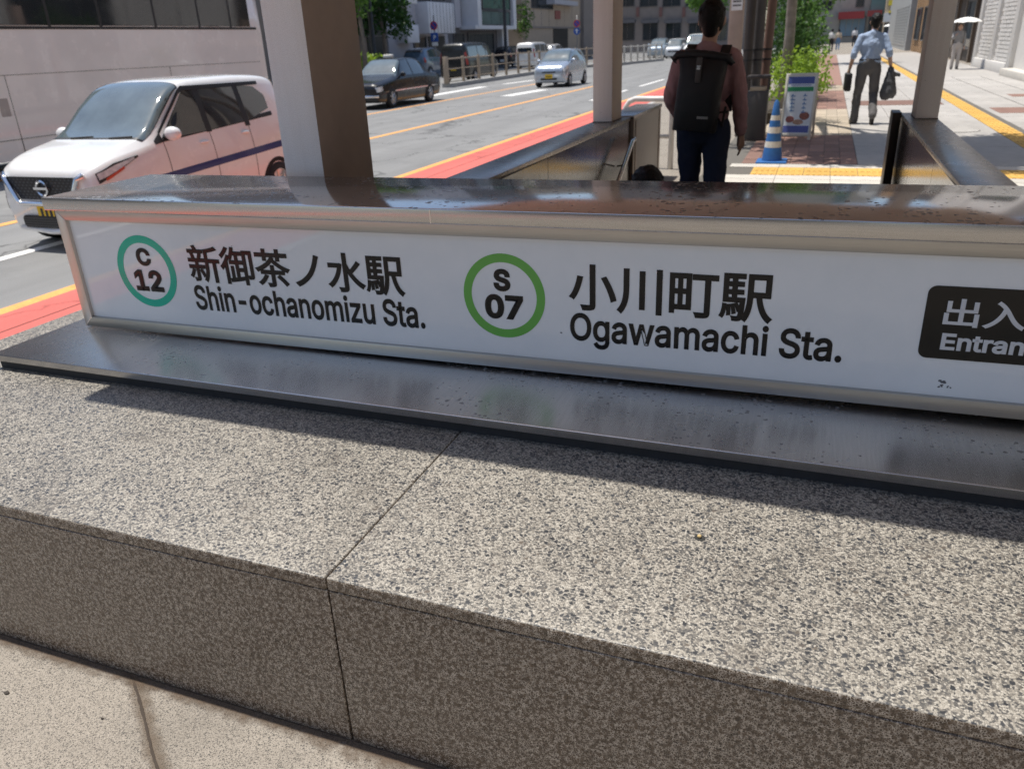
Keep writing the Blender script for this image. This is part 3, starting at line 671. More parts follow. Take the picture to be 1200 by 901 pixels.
# black A pillar and side trims
for sd in (1, -1):
    sh.side([(.90, .985), (1.02, 1.0)], [(.90, 1.02), (1.02, 1.10)], sd, .005, 6, 4).build('pillar_trim', M_BLACKP, root, smooth=True)
    sh.side([(1.02, 1.0), (2.98, 1.11)], [(1.02, 1.028), (2.98, 1.16)], sd, .0035, 24, 2).build('belt_trim', M_BLACKP, root, smooth=True)
    sh.side([(1.0, 1.07), (1.52, 1.50), (2.9, 1.49)], [(1.0, 1.10), (1.52, 1.545), (2.9, 1.53)], sd, .012, 24, 2).build('door_visor', M_BLACKP, root, smooth=True)
    for y in (1.76, 2.45): sh.side([(y-.045, 1.03), (y+.045, 1.03)], [(y-.045, 1.52), (y+.045, 1.52)], sd, .005, 2, 6).build('pillar_trim', M_BLACKP, root, smooth=True)
    sh.side([(.62, .59), (3.3, .725)], [(.62, .665), (3.3, .805)], sd, .0025, 40, 2).build('side_stripe', mat('blue_stripe', (.006, .016, .15), .35, 0, .05, coat=.4), root, smooth=True)
    hl = sh.side([(.09, .70), (.30, .79), (.62, .90)], [(.09, .80), (.30, .875), (.62, .915)], sd, .007, 20, 5).build('headlight', mat('headlight_dark', (.05, .05, .055), .1, .2, .2, 20, coat=1), root, smooth=True)
    sh.side([(.10, .735), (.30, .80), (.56, .885)], [(.10, .795), (.30, .855), (.56, .904)], sd, .013, 16, 2).build('light_strip', M_LAMP, hl, smooth=True)
    sh.side([(.16, .72), (.40, .81)], [(.16, .745), (.40, .835)], sd, .012, 10, 2).build('indicator', mat('indicator_red', (.55, .08, .04), .15, 0, .1, coat=1), hl, smooth=True)
    sh.side([(.06, .42), (.24, .40)], [(.06, .56), (.24, .53)], sd, .006, 8, 4).build('fog_recess', M_BLACKP, root, smooth=True)
# V grille with mesh, chrome, badge and lower intake
g = MB().prism([(-.50, -.012, .775), (.50, -.012, .775), (.36, -.012, .545), (-.36, -.012, .545)], (0, .03, 0)).build('grille', M_BLACKP, root)
mesh = MB()
for i in range(17):
    for j in range(7):
        x = -.44+i*.055+(.0275 if j % 2 else 0); z = .565+j*.031
        if abs(x) < .34+(z-.545)*.55: mesh.add([(x-.02, -.0145, z), (x, -.0175, z+.011), (x+.02, -.0145, z), (x, -.0175, z-.011)], [(0, 1, 2, 3)])
mesh.build('grille_mesh', mat('grille_grey', (.09, .09, .095), .3, .5), g)
MB().tube([(-.56, .015, .80), (-.50, -.03, .76), (-.375, -.04, .535), (-.33, -.04, .505), (.33, -.04, .505), (.375, -.04, .535), (.50, -.03, .76), (.56, .015, .80)], .027, 8).build('chrome_trim', M_CHROME, g, smooth=True)
b2 = MB().lathe([(.072, -.02), (.085, -.028), (.072, -.036), (.059, -.028), (.072, -.02)], (0, -.008, .665), 28, 'y', False); b2.box(-.095, .095, -.05, -.034, .653, .677).build('badge', M_CHROME, g, smooth=True, auto=30)
rrect(-.40, .40, .25, .375, .04, -.02, .02).build('lower_intake', M_BLACKP, root)
for k in range(4): MB().box(-.38, .38, -.026, -.02, .268+k*.026, .276+k*.026).build('intake_bar', mat('intake_bar', (.07, .07, .07), .4), root)
MB().tube([(-.5, .03, .235), (0, -.03, .215), (.5, .03, .235)], .03, 8).build('bumper_lip', pm, root, smooth=True)
for x in (-.3, .25): MB().tube([(x, .72, 1.075), (x+.28, .76, 1.085)], .010, 6).build('wiper', M_BLACKP, root)
MB().box(-.03, .03, 1.36, 1.40, 1.50, 1.545).build('sensor_box', M_BLACKP, root)

# --- black taxi sedan
SED = [(0, .30, .62, .68, .62, .70, .66, .52), (.08, .22, .70, .76, .74, .80, .76, .62), (.4, .19, .76, .83, .79, .835, .80, .68), (1.1, .18, .86, .93, .80, .845, .81, .69), (1.35, .18, .89, .98, .80, .845, .805, .68),
       (1.75, .18, .91, 1.30, .80, .845, .80, .60), (2.05, .18, .92, 1.455, .80, .845, .80, .575), (2.5, .18, .92, 1.50, .80, .845, .80, .565), (3.1, .18, .92, 1.48, .80, .845, .80, .56), (3.4, .18, .92, 1.42, .80, .845, .80, .56),
       (3.75, .18, .92, 1.14, .80, .84, .79, .62), (3.95, .19, .91, 1.0, .79, .835, .78, .68), (4.4, .22, .88, .96, .78, .82, .77, .68), (4.62, .28, .84, .92, .72, .78, .73, .62), (4.69, .36, .78, .84, .64, .70, .66, .54)]
tx, tsh, tpm = car('taxi', 'black sedan taxi with chrome hubcaps driving past the median fence', SED, (.012, .012, .014), (-13.98, 22.9, ROAD_Z), 0, (.86, 3.62), .31, 0, 'w', (1.33, 2.0, -.05), (4.0, 5.0),
    [([(1.62, .95), (2.48, .955)], [(1.62, .96), (2.05, 1.40), (2.48, 1.43)]), ([(2.56, .955), (3.35, .955)], [(2.56, 1.43), (3.0, 1.42), (3.35, 1.34)])], (3.72, 3.42, 4.2, 5.0), 'car', None, 'front', [(-.42, .42, .50, .66)], 1.62,
    ([(.03, .52), (.3, .56)], [(.03, .66), (.3, .70)]), .36, [(2.35, .82), (3.15, .82)], (1.5, 2.52, 3.35))
MB().box(-.16, .16, 2.25, 2.45, 1.49, 1.60).build('roof_lamp', mat('roof_lamp', (.8, .78, .7), .4), tx, bev=.03)
for sd in (1, -1): tsh.side([(.1, .50), (4.5, .52)], [(.1, .53), (4.5, .55)], sd, .006, 40, 2).build('side_trim', M_CHROME, tx, smooth=True)
MB().tube([(-.8, .04, .40), (0, -.05, .40), (.8, .04, .40)], .045, 8).build('bumper', M_CHROME, tx, smooth=True)
# --- silver blue hatchback
HAT = [(0, .30, .66, .70, .50, .58, .54, .42), (.08, .22, .76, .82, .62, .68, .64, .52), (.3, .18, .84, .91, .69, .725, .68, .57), (.7, .17, .92, 1.0, .70, .7375, .69, .60), (.85, .17, .93, 1.06, .70, .7375, .69, .60), (1.2, .17, .95, 1.33, .70, .7375, .69, .57),
       (1.5, .17, .96, 1.455, .70, .7375, .69, .55), (2.0, .17, .98, 1.50, .70, .7375, .69, .545), (2.7, .17, 1.0, 1.47, .70, .735, .685, .54), (3.1, .20, 1.02, 1.40, .68, .72, .67, .52), (3.3, .26, 1.02, 1.24, .64, .68, .63, .48), (3.39, .34, .98, 1.1, .58, .62, .57, .42)]
def hatch_side(a=1.02): return [([(a, .97), (1.75, .99)], [(a, .985), (1.5, 1.37), (1.75, 1.40)]), ([(1.83, .99), (2.75, 1.03)], [(1.83, 1.40), (2.4, 1.39), (2.75, 1.32)])]
kx, ksh, kpm = car('silver_hatchback', 'small silver blue hatchback with yellow plate driving towards the viewer', HAT, (.42, .47, .54), (-10.95, 33.4, ROAD_Z), R(-1), (.62, 3.05-.22), .27, .5, 'y', (.82, 1.46, -.06), (4.0, 5.1), hatch_side(), None, 'car', None, 'front',
    [(-.30, .30, .58, .64), (-.36, .36, .30, .38)], 1.0, ([(.04, .62), (.45, .78)], [(.04, .74), (.45, .88)]), .45, [(1.6, .86), (2.5, .88)], (.98, 1.8, 2.7))
# --- vans and cars on the far carriageway (seen from behind) and farther up
VAN = [(0, .32, .80, .84, .60, .70, .66, .5), (.1, .24, .95, 1.02, .74, .80, .76, .62), (.45, .2, 1.05, 1.16, .80, .845, .80, .66), (.75, .2, 1.10, 1.38, .80, .845, .80, .68), (1.2, .2, 1.14, 1.80, .80, .845, .80, .68), (1.6, .2, 1.16, 1.92, .80, .845, .80, .67),
       (3.0, .2, 1.16, 1.95, .80, .845, .80, .67), (4.2, .22, 1.16, 1.93, .80, .845, .80, .67), (4.45, .26, 1.14, 1.88, .78, .82, .78, .65), (4.55, .34, 1.1, 1.72, .72, .76, .72, .6)]
VS = [([(1.0, 1.2), (1.75, 1.2)], [(1.0, 1.28), (1.3, 1.66), (1.75, 1.74)]), ([(1.85, 1.2), (2.9, 1.2)], [(1.85, 1.75), (2.9, 1.76)]), ([(3.0, 1.2), (4.2, 1.2)], [(3.0, 1.76), (4.2, 1.72)])]
def van(name, label, col, loc, rz, plate='w', group=None, sc=1):
    r, s_, p_ = car(name, label, VAN, col, loc, rz, (.85, 3.6), .31, 0, plate, (.55, 1.35, -.05), (4.0, 5.0), VS, None, 'van', group, 'front' if abs(rz) < 1 else 'rear', [(-.5, .5, .62, .78)], 1.0, ([(.03, .70), (.3, .78)], [(.03, .86), (.3, .96)]), .55, (), (1.0, 1.8, 2.95), ([(4.40, .85), (4.54, .85)], [(4.40, 1.5), (4.54, 1.45)]))
    rw = MB().prism([(-.62, 4.556, 1.22), (.62, 4.556, 1.22), (.54, 4.52, 1.68), (-.54, 4.52, 1.68)], (0, .02, 0)).build('rear_window', M_GLASS, r)
    MB().box(-.7, .7, 4.50, 4.60, .42, .58).build('rear_bumper', M_BLACKP if col[0] < .3 else p_, r, bev=.03)
    r.scale = (sc, sc, sc); return r
def yx(px, x, py=60):
    r = CM @ Vector((px-600, py-450.5, FPX)); return r.y/r.x*x
def far(px, py, z=ROAD_Z): return at(px, py, z)
q = far(532, 97); van('dark_van', 'dark grey van seen from behind beyond the near end of the fence', (.02, .021, .022), (q.x, q.y+4.6, ROAD_Z), R(180), 'y')
q = far(614, 82); van('white_van', 'white van seen from behind beyond the fence, left of the silver hatchback', (.72, .72, .71), (q.x, q.y+4.6, ROAD_Z), R(180), 'w', None, .95)
q = far(788, 69); van('silver_van', 'pale silver van facing the viewer far up the road', (.62, .64, .66), (q.x, q.y, ROAD_Z), 0, 'w', None, .85)
q = far(812, 72); van('white_minibus', 'white minibus facing the viewer beside the backpack wearer', (.75, .75, .74), (q.x, q.y, ROAD_Z), 0, 'w', None, 1.0)
FARRES = (22, 2)
def hb(name, label, col, px, py, rz, sc=1, dy=0):
    q = far(px, py); r, s_, p_ = car(name, label, HAT, col, (q.x, q.y+dy, ROAD_Z), rz, (.62, 2.83), .27, .2, 'w', (.82, 1.46, -.06), (4.0, 5.1), hatch_side(), (3.28, 3.12, 4.4, 5.0), 'car', None, 'front' if abs(rz) < 1 else 'rear', None, 1.0,
        ([(.04, .62), (.45, .78)], [(.04, .74), (.45, .88)]), .5, (), (), ([(3.2, .75), (3.34, .75)], [(3.2, 1.0), (3.34, 1.0)])); r.scale = (sc, sc, sc)
hb('blue_car', 'steel blue car beyond the taxi roof, seen from behind', (.10, .15, .22), 486, 92, R(180), 1.2, 4.0)
hb('dark_car', 'dark car between the dark van and the white van', (.02, .02, .025), 589, 80, R(180), 1.1, 3.7)
hb('pale_car', 'pale car half hidden behind the silver hatchback', (.6, .6, .6), 640, 78, R(180), 1.1, 3.7)
hb('light_blue_car', 'light blue car facing the viewer, leftmost of the far vehicles', (.30, .38, .46), 768, 68.5, 0, 1.15)

# --- coach filling the upper left
M_BUS = paintm('bus_paint', (.86, .78, .75)); bus = E('coach', (-13.78, 4.6, ROAD_Z)); tag(bus, 'beige grey coach with dark window band behind the white compact car', 'bus')
BL = 12.15
bm_ = MB(); prof = [(-1.24, .30), (-1.25, .9), (-1.25, 2.2), (-1.22, 3.0), (-1.08, 3.28), (0, 3.34), (1.08, 3.28), (1.22, 3.0), (1.25, 2.2), (1.25, .9), (1.24, .30)]
stz = [(0, .86, .0), (.08, .95, 0), (.3, 1, 0), (BL-.3, 1, 0), (BL-.06, .97, 0), (BL, .92, 0)]
vs = [(x*k, y, .3+(z-.3)*(.98 if k < 1 else 1)) for y, k, _ in stz for x, z in prof]; m_ = len(prof); fs = []
for i in range(len(stz)-1):
    for k in range(m_-1): fs.append((i*m_+k, i*m_+k+1, (i+1)*m_+k+1, (i+1)*m_+k))
fs.append(tuple(range(m_-1, -1, -1))); fs.append(tuple((len(stz)-1)*m_+k for k in range(m_)))
bm_.add(vs, fs).build('body', M_BUS, bus, smooth=True, auto=30)
MB().box(1.2, 1.257, .35, BL-.28, 2.30, 2.345).build('window_rail', M_BLACKP, bus)
M_BGL = mat('bus_glass', (.02, .022, .024), .05, 0, .1, 2, spec=.8, coat=1)
ws = [.4, 2.0, 3.7, 5.15, 6.3, 7.4, 8.75, 10.0, 11.0, BL-.45]
for i in range(len(ws)-1):
    w = MB().box(1.235, 1.2535, ws[i]+.03, ws[i+1]-.03, 2.36, 3.06).build('window', M_BGL, bus)
    MB().box(1.2535, 1.256, ws[i]+.12, ws[i+1]-.4, 2.36, 2.37).build('window_seal', M_BLACKP, w)
    MB().box(1.236, 1.2525, ws[i]-.03, ws[i]+.03, 2.345, 3.06).build('window_pillar', M_BLACKP, bus)
for y0, y1, z0, z1 in ((.4, BL-.3, 1.612, 1.618), (.4, BL-.3, .62, .626)): MB().box(1.2, 1.2545, y0, y1, z0, z1).build('panel_seam', M_BLACKP, bus)
for y in (5.2, 8.9): MB().box(1.2, 1.2545, y-.003, y+.003, .34, 1.61).build('panel_seam', M_BLACKP, bus)
hq = rrect(-.09, .09, -.14, .14, .015, 0, .006).build('fuel_hatch', paintm('bus_hatch', (.42, .36, .34)), bus, loc=(1.2505, 5.05, 1.13), rot=(0, 0, R(90)))
MB().box(1.2, 1.256, 4.55, 4.70, .98, 1.10).build('vent', M_BLACKP, bus)
for y in (2.6, 9.4):
    vs = [(1.2555, y, .5)]; n = 20
    for k in range(n+1): a = math.pi*k/n; vs.append((1.2555, y+.6*math.cos(a), max(.30, .42+.6*math.sin(a))))
    MB().add(vs, [(0, k+2, k+1) for k in range(n)]).build('wheel_arch', M_ARCH, bus)
    wheel(bus, 1.16, y, .48, .26, 1); wheel(bus, -1.16, y, .48, .26, -1)
# ================================================================== paving of the footway beyond the stairs
M_BED = mat('joint_sand', (.13, .12, .105), .95, 0, .2, 30)
MB().quad(-1.3, 5.5, 8.6, 62, .004).build('paving_bed', M_BED, pavement)
M_TRED = mat('red_paver', (.235, .135, .105), .8, 0, .15, 6, .1, 120, rand=.22, dirt=.2); M_TBEI = mat('beige_paver', (.40, .335, .255), .8, 0, .14, 6, .1, 120, rand=.14, dirt=.2)
M_YEL = mat('tactile_yellow', (.62, .37, .085), .75, 0, .12, 8, .05, 100, rand=.1, dirt=.3); M_PALE = mat('pale_paver', (.52, .49, .44), .8, 0, .1, 6, .1, 120, rand=.1, dirt=.2)
def tile_mesh(w, l, h, m):
    me = MB().box(.003, w-.003, .003, l-.003, -.01, h).mesh('paver'); me.materials.append(m); return me
tr, tb = tile_mesh(.2, .4, .012, M_TRED), tile_mesh(.2, .4, .012, M_TBEI)
for j in range(41):
    y = 10.78+j*.4
    for i in range(7):
        band = y < 13.9 or 18.6 < y < 24.5
        share('paver', tr if band else tb, pavement, (.476-.2*(i+1), y, random.uniform(-.001, .0012)))
gs_ = tile_mesh(.69, .9, .012, M_SLAB)
for j in range(24):
    for i in range(3): share('stone_slab', gs_, pavement, (.48+i*.695, 10.78+j*.9, random.uniform(-.001, .0012)))
    for i in range(3): share('stone_slab', gs_, pavement, (2.875+i*.82+.1, 8.7+j*.9, random.uniform(-.001, .0012)), (0, 0, 0), (1.15, 1, 1))
MB().quad(.48, 2.56, 32.4, 62, .010).build('far_slabs', M_SLAB, pavement); MB().quad(2.98, 5.45, 30.3, 62, .010).build('far_slabs', M_SLAB, pavement); MB().quad(2.575, 2.865, 39.0, 62, .014).build('far_tactile_strip', M_YEL, pavement); MB().quad(-.92, .47, 27.2, 62, .010).build('far_slabs', M_TRED, pavement)
for (x0, x1, y0, y1) in ((3.1, 4.1, 17.5, 18.7), (.6, 2.4, 19.6, 20.9), (4.0, 4.6, 21.5, 22.3)):       # red feature slabs
    MB().box(x0, x1, y0, y1, .0, .0165).build('red_slab', M_TRED, pavement)
tac = MB().box(.003, .297, .003, .297, -.01, .012)
for k in range(4): tac.box(.035+k*.065, .07+k*.065, .02, .28, .012, .0165)
tm = tac.mesh('tactile_block'); tm.materials.append(M_YEL)
for j in range(100): share('tactile_block', tm, pavement, (2.57, 8.95+j*.3, 0))
for i in range(11):
    for j in range(2): share('tactile_block', tm, pavement, (2.56-.3*(i+1), 9.88+.3*j, 0))
pm_ = tile_mesh(.6, .28, .012, M_PALE)
for i in range(6):
    share('paver', pm_, pavement, (2.56-.6*(i+1), 10.485, 0)); share('paver', pm_, pavement, (2.56-.6*(i+1), 9.595, 0)); share('paver', pm_, pavement, (2.56-.6*(i+1), 9.31, 0)); share('paver', pm_, pavement, (2.56-.6*(i+1), 9.025, 0))
mhole = MB().lathe([(.30, .0), (.30, .0175), (.285, .0180), (.27, .0165), (.0, .0165)], (0, 0, 0), 28).build('manhole_cover', M_SLAB, None, loc=(2.05, 14.6, 0)); tag(mhole, 'round stone filled manhole cover in the grey footway beside the tactile strip', 'manhole')
mr = MB().lathe([(.31, .0), (.31, .0172), (.30, .0172)], (0, 0, 0), 28, 'z', False).build('cover_ring', M_JOINT, mhole)

# ================================================================== fences
M_FEN = mat('fence_brown', (.33, .26, .19), .5, .1, .1, 10)
M_CURBI = mat('median_kerb', (.34, .33, .31), .8, 0, .15, 5)
def fence(name, label, pts, nposts, h, m, cat='fence', rails=(.95, .55, .18), pr=.06, kerbed=True, bars=0):
    f = E(name, (pts[0][0], pts[0][1], ROAD_Z)); tag(f, label, cat); P = [Vector((x-pts[0][0], y-pts[0][1], 0)) for x, y in pts]
    seg = [(P[i+1]-P[i]).length for i in range(len(P)-1)]; tot = sum(seg)
    def along(d):
        for i, s_ in enumerate(seg):
            if d <= s_ or i == len(seg)-1: return P[i].lerp(P[i+1], d/s_)
            d -= s_
    z0 = .18 if kerbed else 0
    for i in range(nposts):
        p = along(tot*i/(nposts-1)); r = pr*1.7 if i == 0 else pr
        MB().box(p.x-r, p.x+r, p.y-r, p.y+r, z0, z0+h*(1.04)).build('post', m, f, bev=.01)
    for k, rz_ in enumerate(rails):
        MB().tube([along(tot*i/24)+Vector((0, 0, z0+h*rz_)) for i in range(25)], .035 if k == 0 else .022, 6).build('rail', m, f)
    for i in range(bars):
        p = along(tot*(i+.5)/bars); MB().box(p.x-.01, p.x+.01, p.y-.01, p.y+.01, z0+.15, z0+h*.95).build('bar', m, f)
    if kerbed:
        for i in range(len(P)-1):
            d = (P[i+1]-P[i]).normalized(); nrm = Vector((d.y, -d.x, 0))*.25
            MB().prism([P[i]-nrm, P[i]+nrm, P[i+1]+nrm, P[i+1]-nrm], (0, 0, .18)).build('kerb', M_CURBI, f)
    return f
a, b_, c_ = at(524, 103, ROAD_Z), at(640, 85, ROAD_Z), at(700, 78, ROAD_Z)
fence('median_fence', 'brown pipe fence on a kerb along the road median', [(a.x, a.y), (b_.x, b_.y), (c_.x, c_.y)], 13, 1.12, M_FEN, bars=0)
a, b_ = at(706, 79, ROAD_Z), at(775, 71.5, ROAD_Z)
fence('pale_guardrail', 'pale guard rail beside the far road in front of the taupe building', [(a.x, a.y), (b_.x, b_.y)], 10, 1.1, mat('pale_metal', (.5, .47, .42), .5), bars=30)

# ================================================================== buildings across the road
def atx(px, py, x):
    r = CM @ Vector((px-600, py-450.5, FPX)); t = x/r.x
    return (r.y*t, CAM_H+r.z*t)
M_WIN = mat('window_glass', (.03, .036, .04), .06, 0, .2, .6, spec=.8); M_WFR = mat('window_frame', (.12, .12, .125), .4, .4)
M_LIL = mat('panel_lilac_grey', (.44, .43, .46), .6, 0, .06, 1.5); M_WHT = mat('panel_white', (.66, .66, .68), .6, 0, .05, 1.5); M_DGR = mat('concrete_dark', (.13, .125, .13), .75, 0, .15, 2); M_BEI = mat('stone_beige', (.42, .33, .25), .75, 0, .1, 2, rand=.05)
M_TAU = mat('stone_taupe', (.24, .205, .185), .75, 0, .1, 1.5); M_BLU = mat('facade_blue_grey', (.16, .19, .23), .5, 0, .12, 1)
class Facade:      # building whose front lies on the plane x = XF and faces the road
    def __init__(s, name, label, XF, pxa, pxb, top, depth, m):
        s.XF = XF; y0, y1 = yx(pxa, XF), yx(pxb, XF); s.y0, s.y1 = min(y0, y1), max(y0, y1); s.r = E(name, (XF, s.y0, ROAD_Z)); tag(s.r, label, 'building'); s.m = m
        MB().box(-depth, 0, 0, s.y1-s.y0, 0, top).build('wall', m, s.r)
    def rect(s, pxa, pya, pxb, pyb):
        y0, z1 = atx(pxa, pya, s.XF); y1, z0 = atx(pxb, pyb, s.XF); return min(y0, y1)-s.y0, max(y0, y1)-s.y0, z0-ROAD_Z, z1-ROAD_Z
    def slab(s, name, px, m, out, inn=-.05, bev=0):
        y0, y1, z0, z1 = s.rect(*px); return MB().box(inn, out, y0, y1, max(z0, .02), z1).build(name, m, s.r, bev=bev)
    def window(s, px, nx=2, nz=1, m=None, rec=.0):
        y0, y1, z0, z1 = s.rect(*px); z0 = max(z0, .05); return window(s.r, y0, y1, z0, z1, nx, nz, m, 'x', rec)
def window(par, a0, a1, z0, z1, nx=2, nz=1, m=None, axis='x', d=0, sg=1):
    f = .07; wm = MB()
    def bx(mb, u0, u1, w0, w1, o0, o1):
        o0, o1 = d+sg*o0, d+sg*o1; o0, o1 = min(o0, o1), max(o0, o1)
        return mb.box(o0, o1, u0, u1, w0, w1) if axis == 'x' else mb.box(u0, u1, o0, o1, w0, w1)
    for u0, u1, w0, w1 in ((a0-f, a1+f, z0-f, z0), (a0-f, a1+f, z1, z1+f), (a0-f, a0, z0, z1), (a1, a1+f, z0, z1)): bx(wm, u0, u1, w0, w1, -.02, .10)
    fr = wm.build('window_frame', M_WFR, par)
    for i in range(nx):
        for k in range(nz):
            u0 = a0+(a1-a0)*i/nx; u1 = a0+(a1-a0)*(i+1)/nx; w0 = z0+(z1-z0)*k/nz; w1 = z0+(z1-z0)*(k+1)/nz
            bx(MB(), u0+.025, u1-.025, w0+.025, w1-.025, .005, .03).build('pane', m or M_WIN, fr)
    return fr
B = Facade('brown_building', 'dark brown building behind the street trees left of the taxi', -27, 300, 455, 14, 10, M_TAU)
for px in ((330, 5, 350, 30), (365, 5, 385, 30), (425, 20, 450, 42)): B.window(px, 2, 1)
B.slab('entrance', (428, 28, 452, 70), M_BLACKP, .06)
B = Facade('panel_building', 'lilac grey building with white balcony boxes behind the taxi', -27, 456, 526, 16, 10, M_LIL)
B.slab('balcony_box', (487, 3, 521, 40), M_WHT, .9, bev=.04); B.slab('balcony_box', (464, 30, 480, 51), M_WHT, .8, bev=.04); B.slab('balcony_box', (462, -20, 477, 6), M_WHT, .8, bev=.04)
B.window((463, 9, 476, 28), 2, 2); B.window((487, -16, 503, 2), 2, 1); B.window((505, -16, 520, 2), 2, 1); B.window((484, 44, 500, 68), 2, 1); B.slab('shopfront', (501, 43, 523, 80), M_BLACKP, .05)
for k in range(8): y0, y1, z0, z1 = B.rect(487, 3, 521, 40); MB().box(.9, .915, y0+(y1-y0)*(k+.48)/8, y0+(y1-y0)*(k+.52)/8, z0+.05, z1-.05).build('panel_joint', M_DGR, B.r)
B = Facade('bay_building', 'dark concrete building with a white framed glass bay over its entrance', -27, 526.5, 593, 16, 10, M_DGR)
B.slab('bay_frame', (538, -25, 546, 34), M_WHT, 1.4); B.slab('bay_frame', (582, -25, 588, 34), M_WHT, 1.4); B.slab('bay_frame', (538, 31, 588, 35.5), M_WHT, 1.38); B.slab('wall_panel', (527.5, -20, 537.5, 33), M_LIL, .25); B.slab('column', (582, 35.5, 591, 82), M_WHT, .5)
B.window((546.5, 14, 581.5, 30.5), 3, 1, mat('bay_glass', (.09, .15, .14), .05, 0, .3, 1.2, spec=.8), 1.2); B.window((546.5, -22, 581.5, 13), 3, 1, mat('bay_glass_up', (.05, .12, .09), .05, 0, .5, 2.0, spec=.8), 1.2)  # green of mirrored foliage painted into the bay panes
B.window((531, 40, 545, 76), 2, 1); B.window((548, 40, 579, 76), 4, 2)
B = Facade('blue_office', 'narrow blue grey office building in the gap between two street blocks', -34, 591, 615, 30, 12, M_BLU)
for k in range(8):
    for pa, pb in ((593, 600), (602, 609)): B.window((pa, -40+k*14, pb, -31+k*14), 1, 1, mat('blue_glass', (.12, .19, .27), .06, 0, .3, 1, spec=.8))
B = Facade('beige_building', 'beige stone building with a dark gateway beside the white van', -27, 613, 694, 16, 10, M_BEI)
B.window((622, -20, 647, 11), 3, 1); B.slab('gateway', (648, 32, 665, 58), M_BLACKP, .06); B.slab('stone_band', (614, 31.5, 680, 34), M_TAU, .12); B.slab('stone_pier', (680, -20, 692, 66), M_TAU, .4); B.slab('awning', (640, 0, 668, 8), M_LIL, .9)
for k in range(7): y0, y1, z0, z1 = B.rect(616+k*9, -10, 616.5+k*9, 31); MB().box(.0, .012, y0, y1, z0, z1).build('stone_joint', M_TAU, B.r)
B.slab('round_emblem', (650, 13, 656, 23), mat('emblem_red', (.3, .1, .08), .6), .1)
# taupe block closing the bend of the road, its unseen height raised so the lid mirrors no sky
class FacadeY:
    def __init__(s, name, label, YF, pxa, pxb, top, depth, m):
        s.YF = YF; s.x0, s.x1 = aty(pxa, 40, YF).x, aty(pxb, 40, YF).x; s.r = E(name, (s.x0, YF, ROAD_Z)); tag(s.r, label, 'building')
        MB().box(0, s.x1-s.x0, 0, depth, 0, top).build('wall', m, s.r)
    def rect(s, pxa, pya, pxb, pyb):
        p, q = aty(pxa, pya, s.YF), aty(pxb, pyb, s.YF); return min(p.x, q.x)-s.x0, max(p.x, q.x)-s.x0, max(.03, q.z-ROAD_Z), p.z-ROAD_Z
    def slab(s, name, px, m, out): x0, x1, z0, z1 = s.rect(*px); return MB().box(x0, x1, -out, .05, z0, z1).build(name, m, s.r)
    def window(s, px, nx=2, nz=1, m=None): x0, x1, z0, z1 = s.rect(*px); return window(s.r, x0, x1, z0, z1, nx, nz, m, 'y', 0, -1)
B = FacadeY('taupe_building', 'taupe stone block with dark windows closing the bend of the road', 112, 690, 872, 40, 12, M_TAU)
for k in range(6): B.window((697+k*27, -22, 716+k*27, 7), 2, 1)
for k in range(6): B.window((700+k*27, 26, 716+k*27, 47), 2, 1); B.slab('canopy', (698+k*27, 24, 718+k*27, 27), M_DGR, .6)
for k in range(5): B.slab('pilaster', (719+k*27, 9, 722+k*27, 20), mat('pilaster_red', (.2, .1, .085), .7), .2)
# ---------------- shops on the right
M_WBR = mat('white_brick', (.62, .60, .57), .6, 0, .06, 8, .1, 60); M_WPL = mat('white_plaster', (.60, .58, .55), .7, 0, .05, 2)
XS = 5.55
shop = E('white_brick_shop', (XS, 24, 0)); tag(shop, 'white painted brick shop front at the right edge of the footway', 'building')
MB().box(.02, 8, 0, 14.6, 0, 9).build('wall', M_WPL, shop)
def brick_panel(y0, y1, z0, z1):
    mb = MB(); rows = int((z1-z0)/.13)
    for r_ in range(rows):
        for k in range(int((y1-y0)/.42)+1):
            a = y0+k*.42-(.21 if r_ % 2 else 0); b2 = min(a+.40, y1); a = max(a, y0)
            if b2-a > .05: e = random.uniform(0, .012); mb.box(-.035-e, .02, a, b2, z0+r_*.13+.012, z0+(r_+1)*.13-.012)
    o = mb.build('brick_courses', M_WBR, shop); o['kind'] = 'stuff'
brick_panel(7.3, 10.2, .35, 7); brick_panel(11.0, 13.9, .35, 7)
for y in (6.9, 10.3, 14.0): MB().box(-.12, .05, y, y+.5, 0, 9).build('pilaster', M_WPL, shop, bev=.02)
MB().box(-.35, .05, 0, 6.8, 0, .22).build('door_step', M_PALE, shop, bev=.01)
MB().box(-.14, .05, 7.4, 14.0, 0, .34).build('plinth', M_WPL, shop, bev=.02)
window(shop, 1.0, 6.0, 2.5, 4.2, 3, 1, None, 'x', 0, -1)
def stanchion(x, y, lab):
    s_ = E('stanchion', (x, y, 0)); tag(s_, lab, 'stanchion', 'rope stanchions by the white shop')
    MB().lathe([(.17, 0), (.17, .03), (.10, .07), (.025, .09)], (0, 0, 0), 20).build('base', M_BRONZE, s_, smooth=True, auto=40); MB().lathe([(.024, .08), (.024, .96), (.038, .97), (.038, 1.02), (.0, 1.05)], (0, 0, 0), 12).build('pole', M_BRONZE, s_, smooth=True, auto=40); return s_
p1, p2 = at(1179, 86), at(1199, 90)
stanchion(p1.x, p1.y, 'bronze rope stanchion nearer the brick panels of the white shop'); stanchion(p2.x, p2.y-1.2, 'bronze rope stanchion at the right picture edge by the white shop')
mb = MB(); A_, B_ = Vector((p1.x, p1.y, .95)), Vector((p2.x, p2.y-1.2, .95)); mb.tube([A_.lerp(B_, k/12)-Vector((0, 0, .28*(1-(k/6-1)**2))) for k in range(13)], .022, 8)
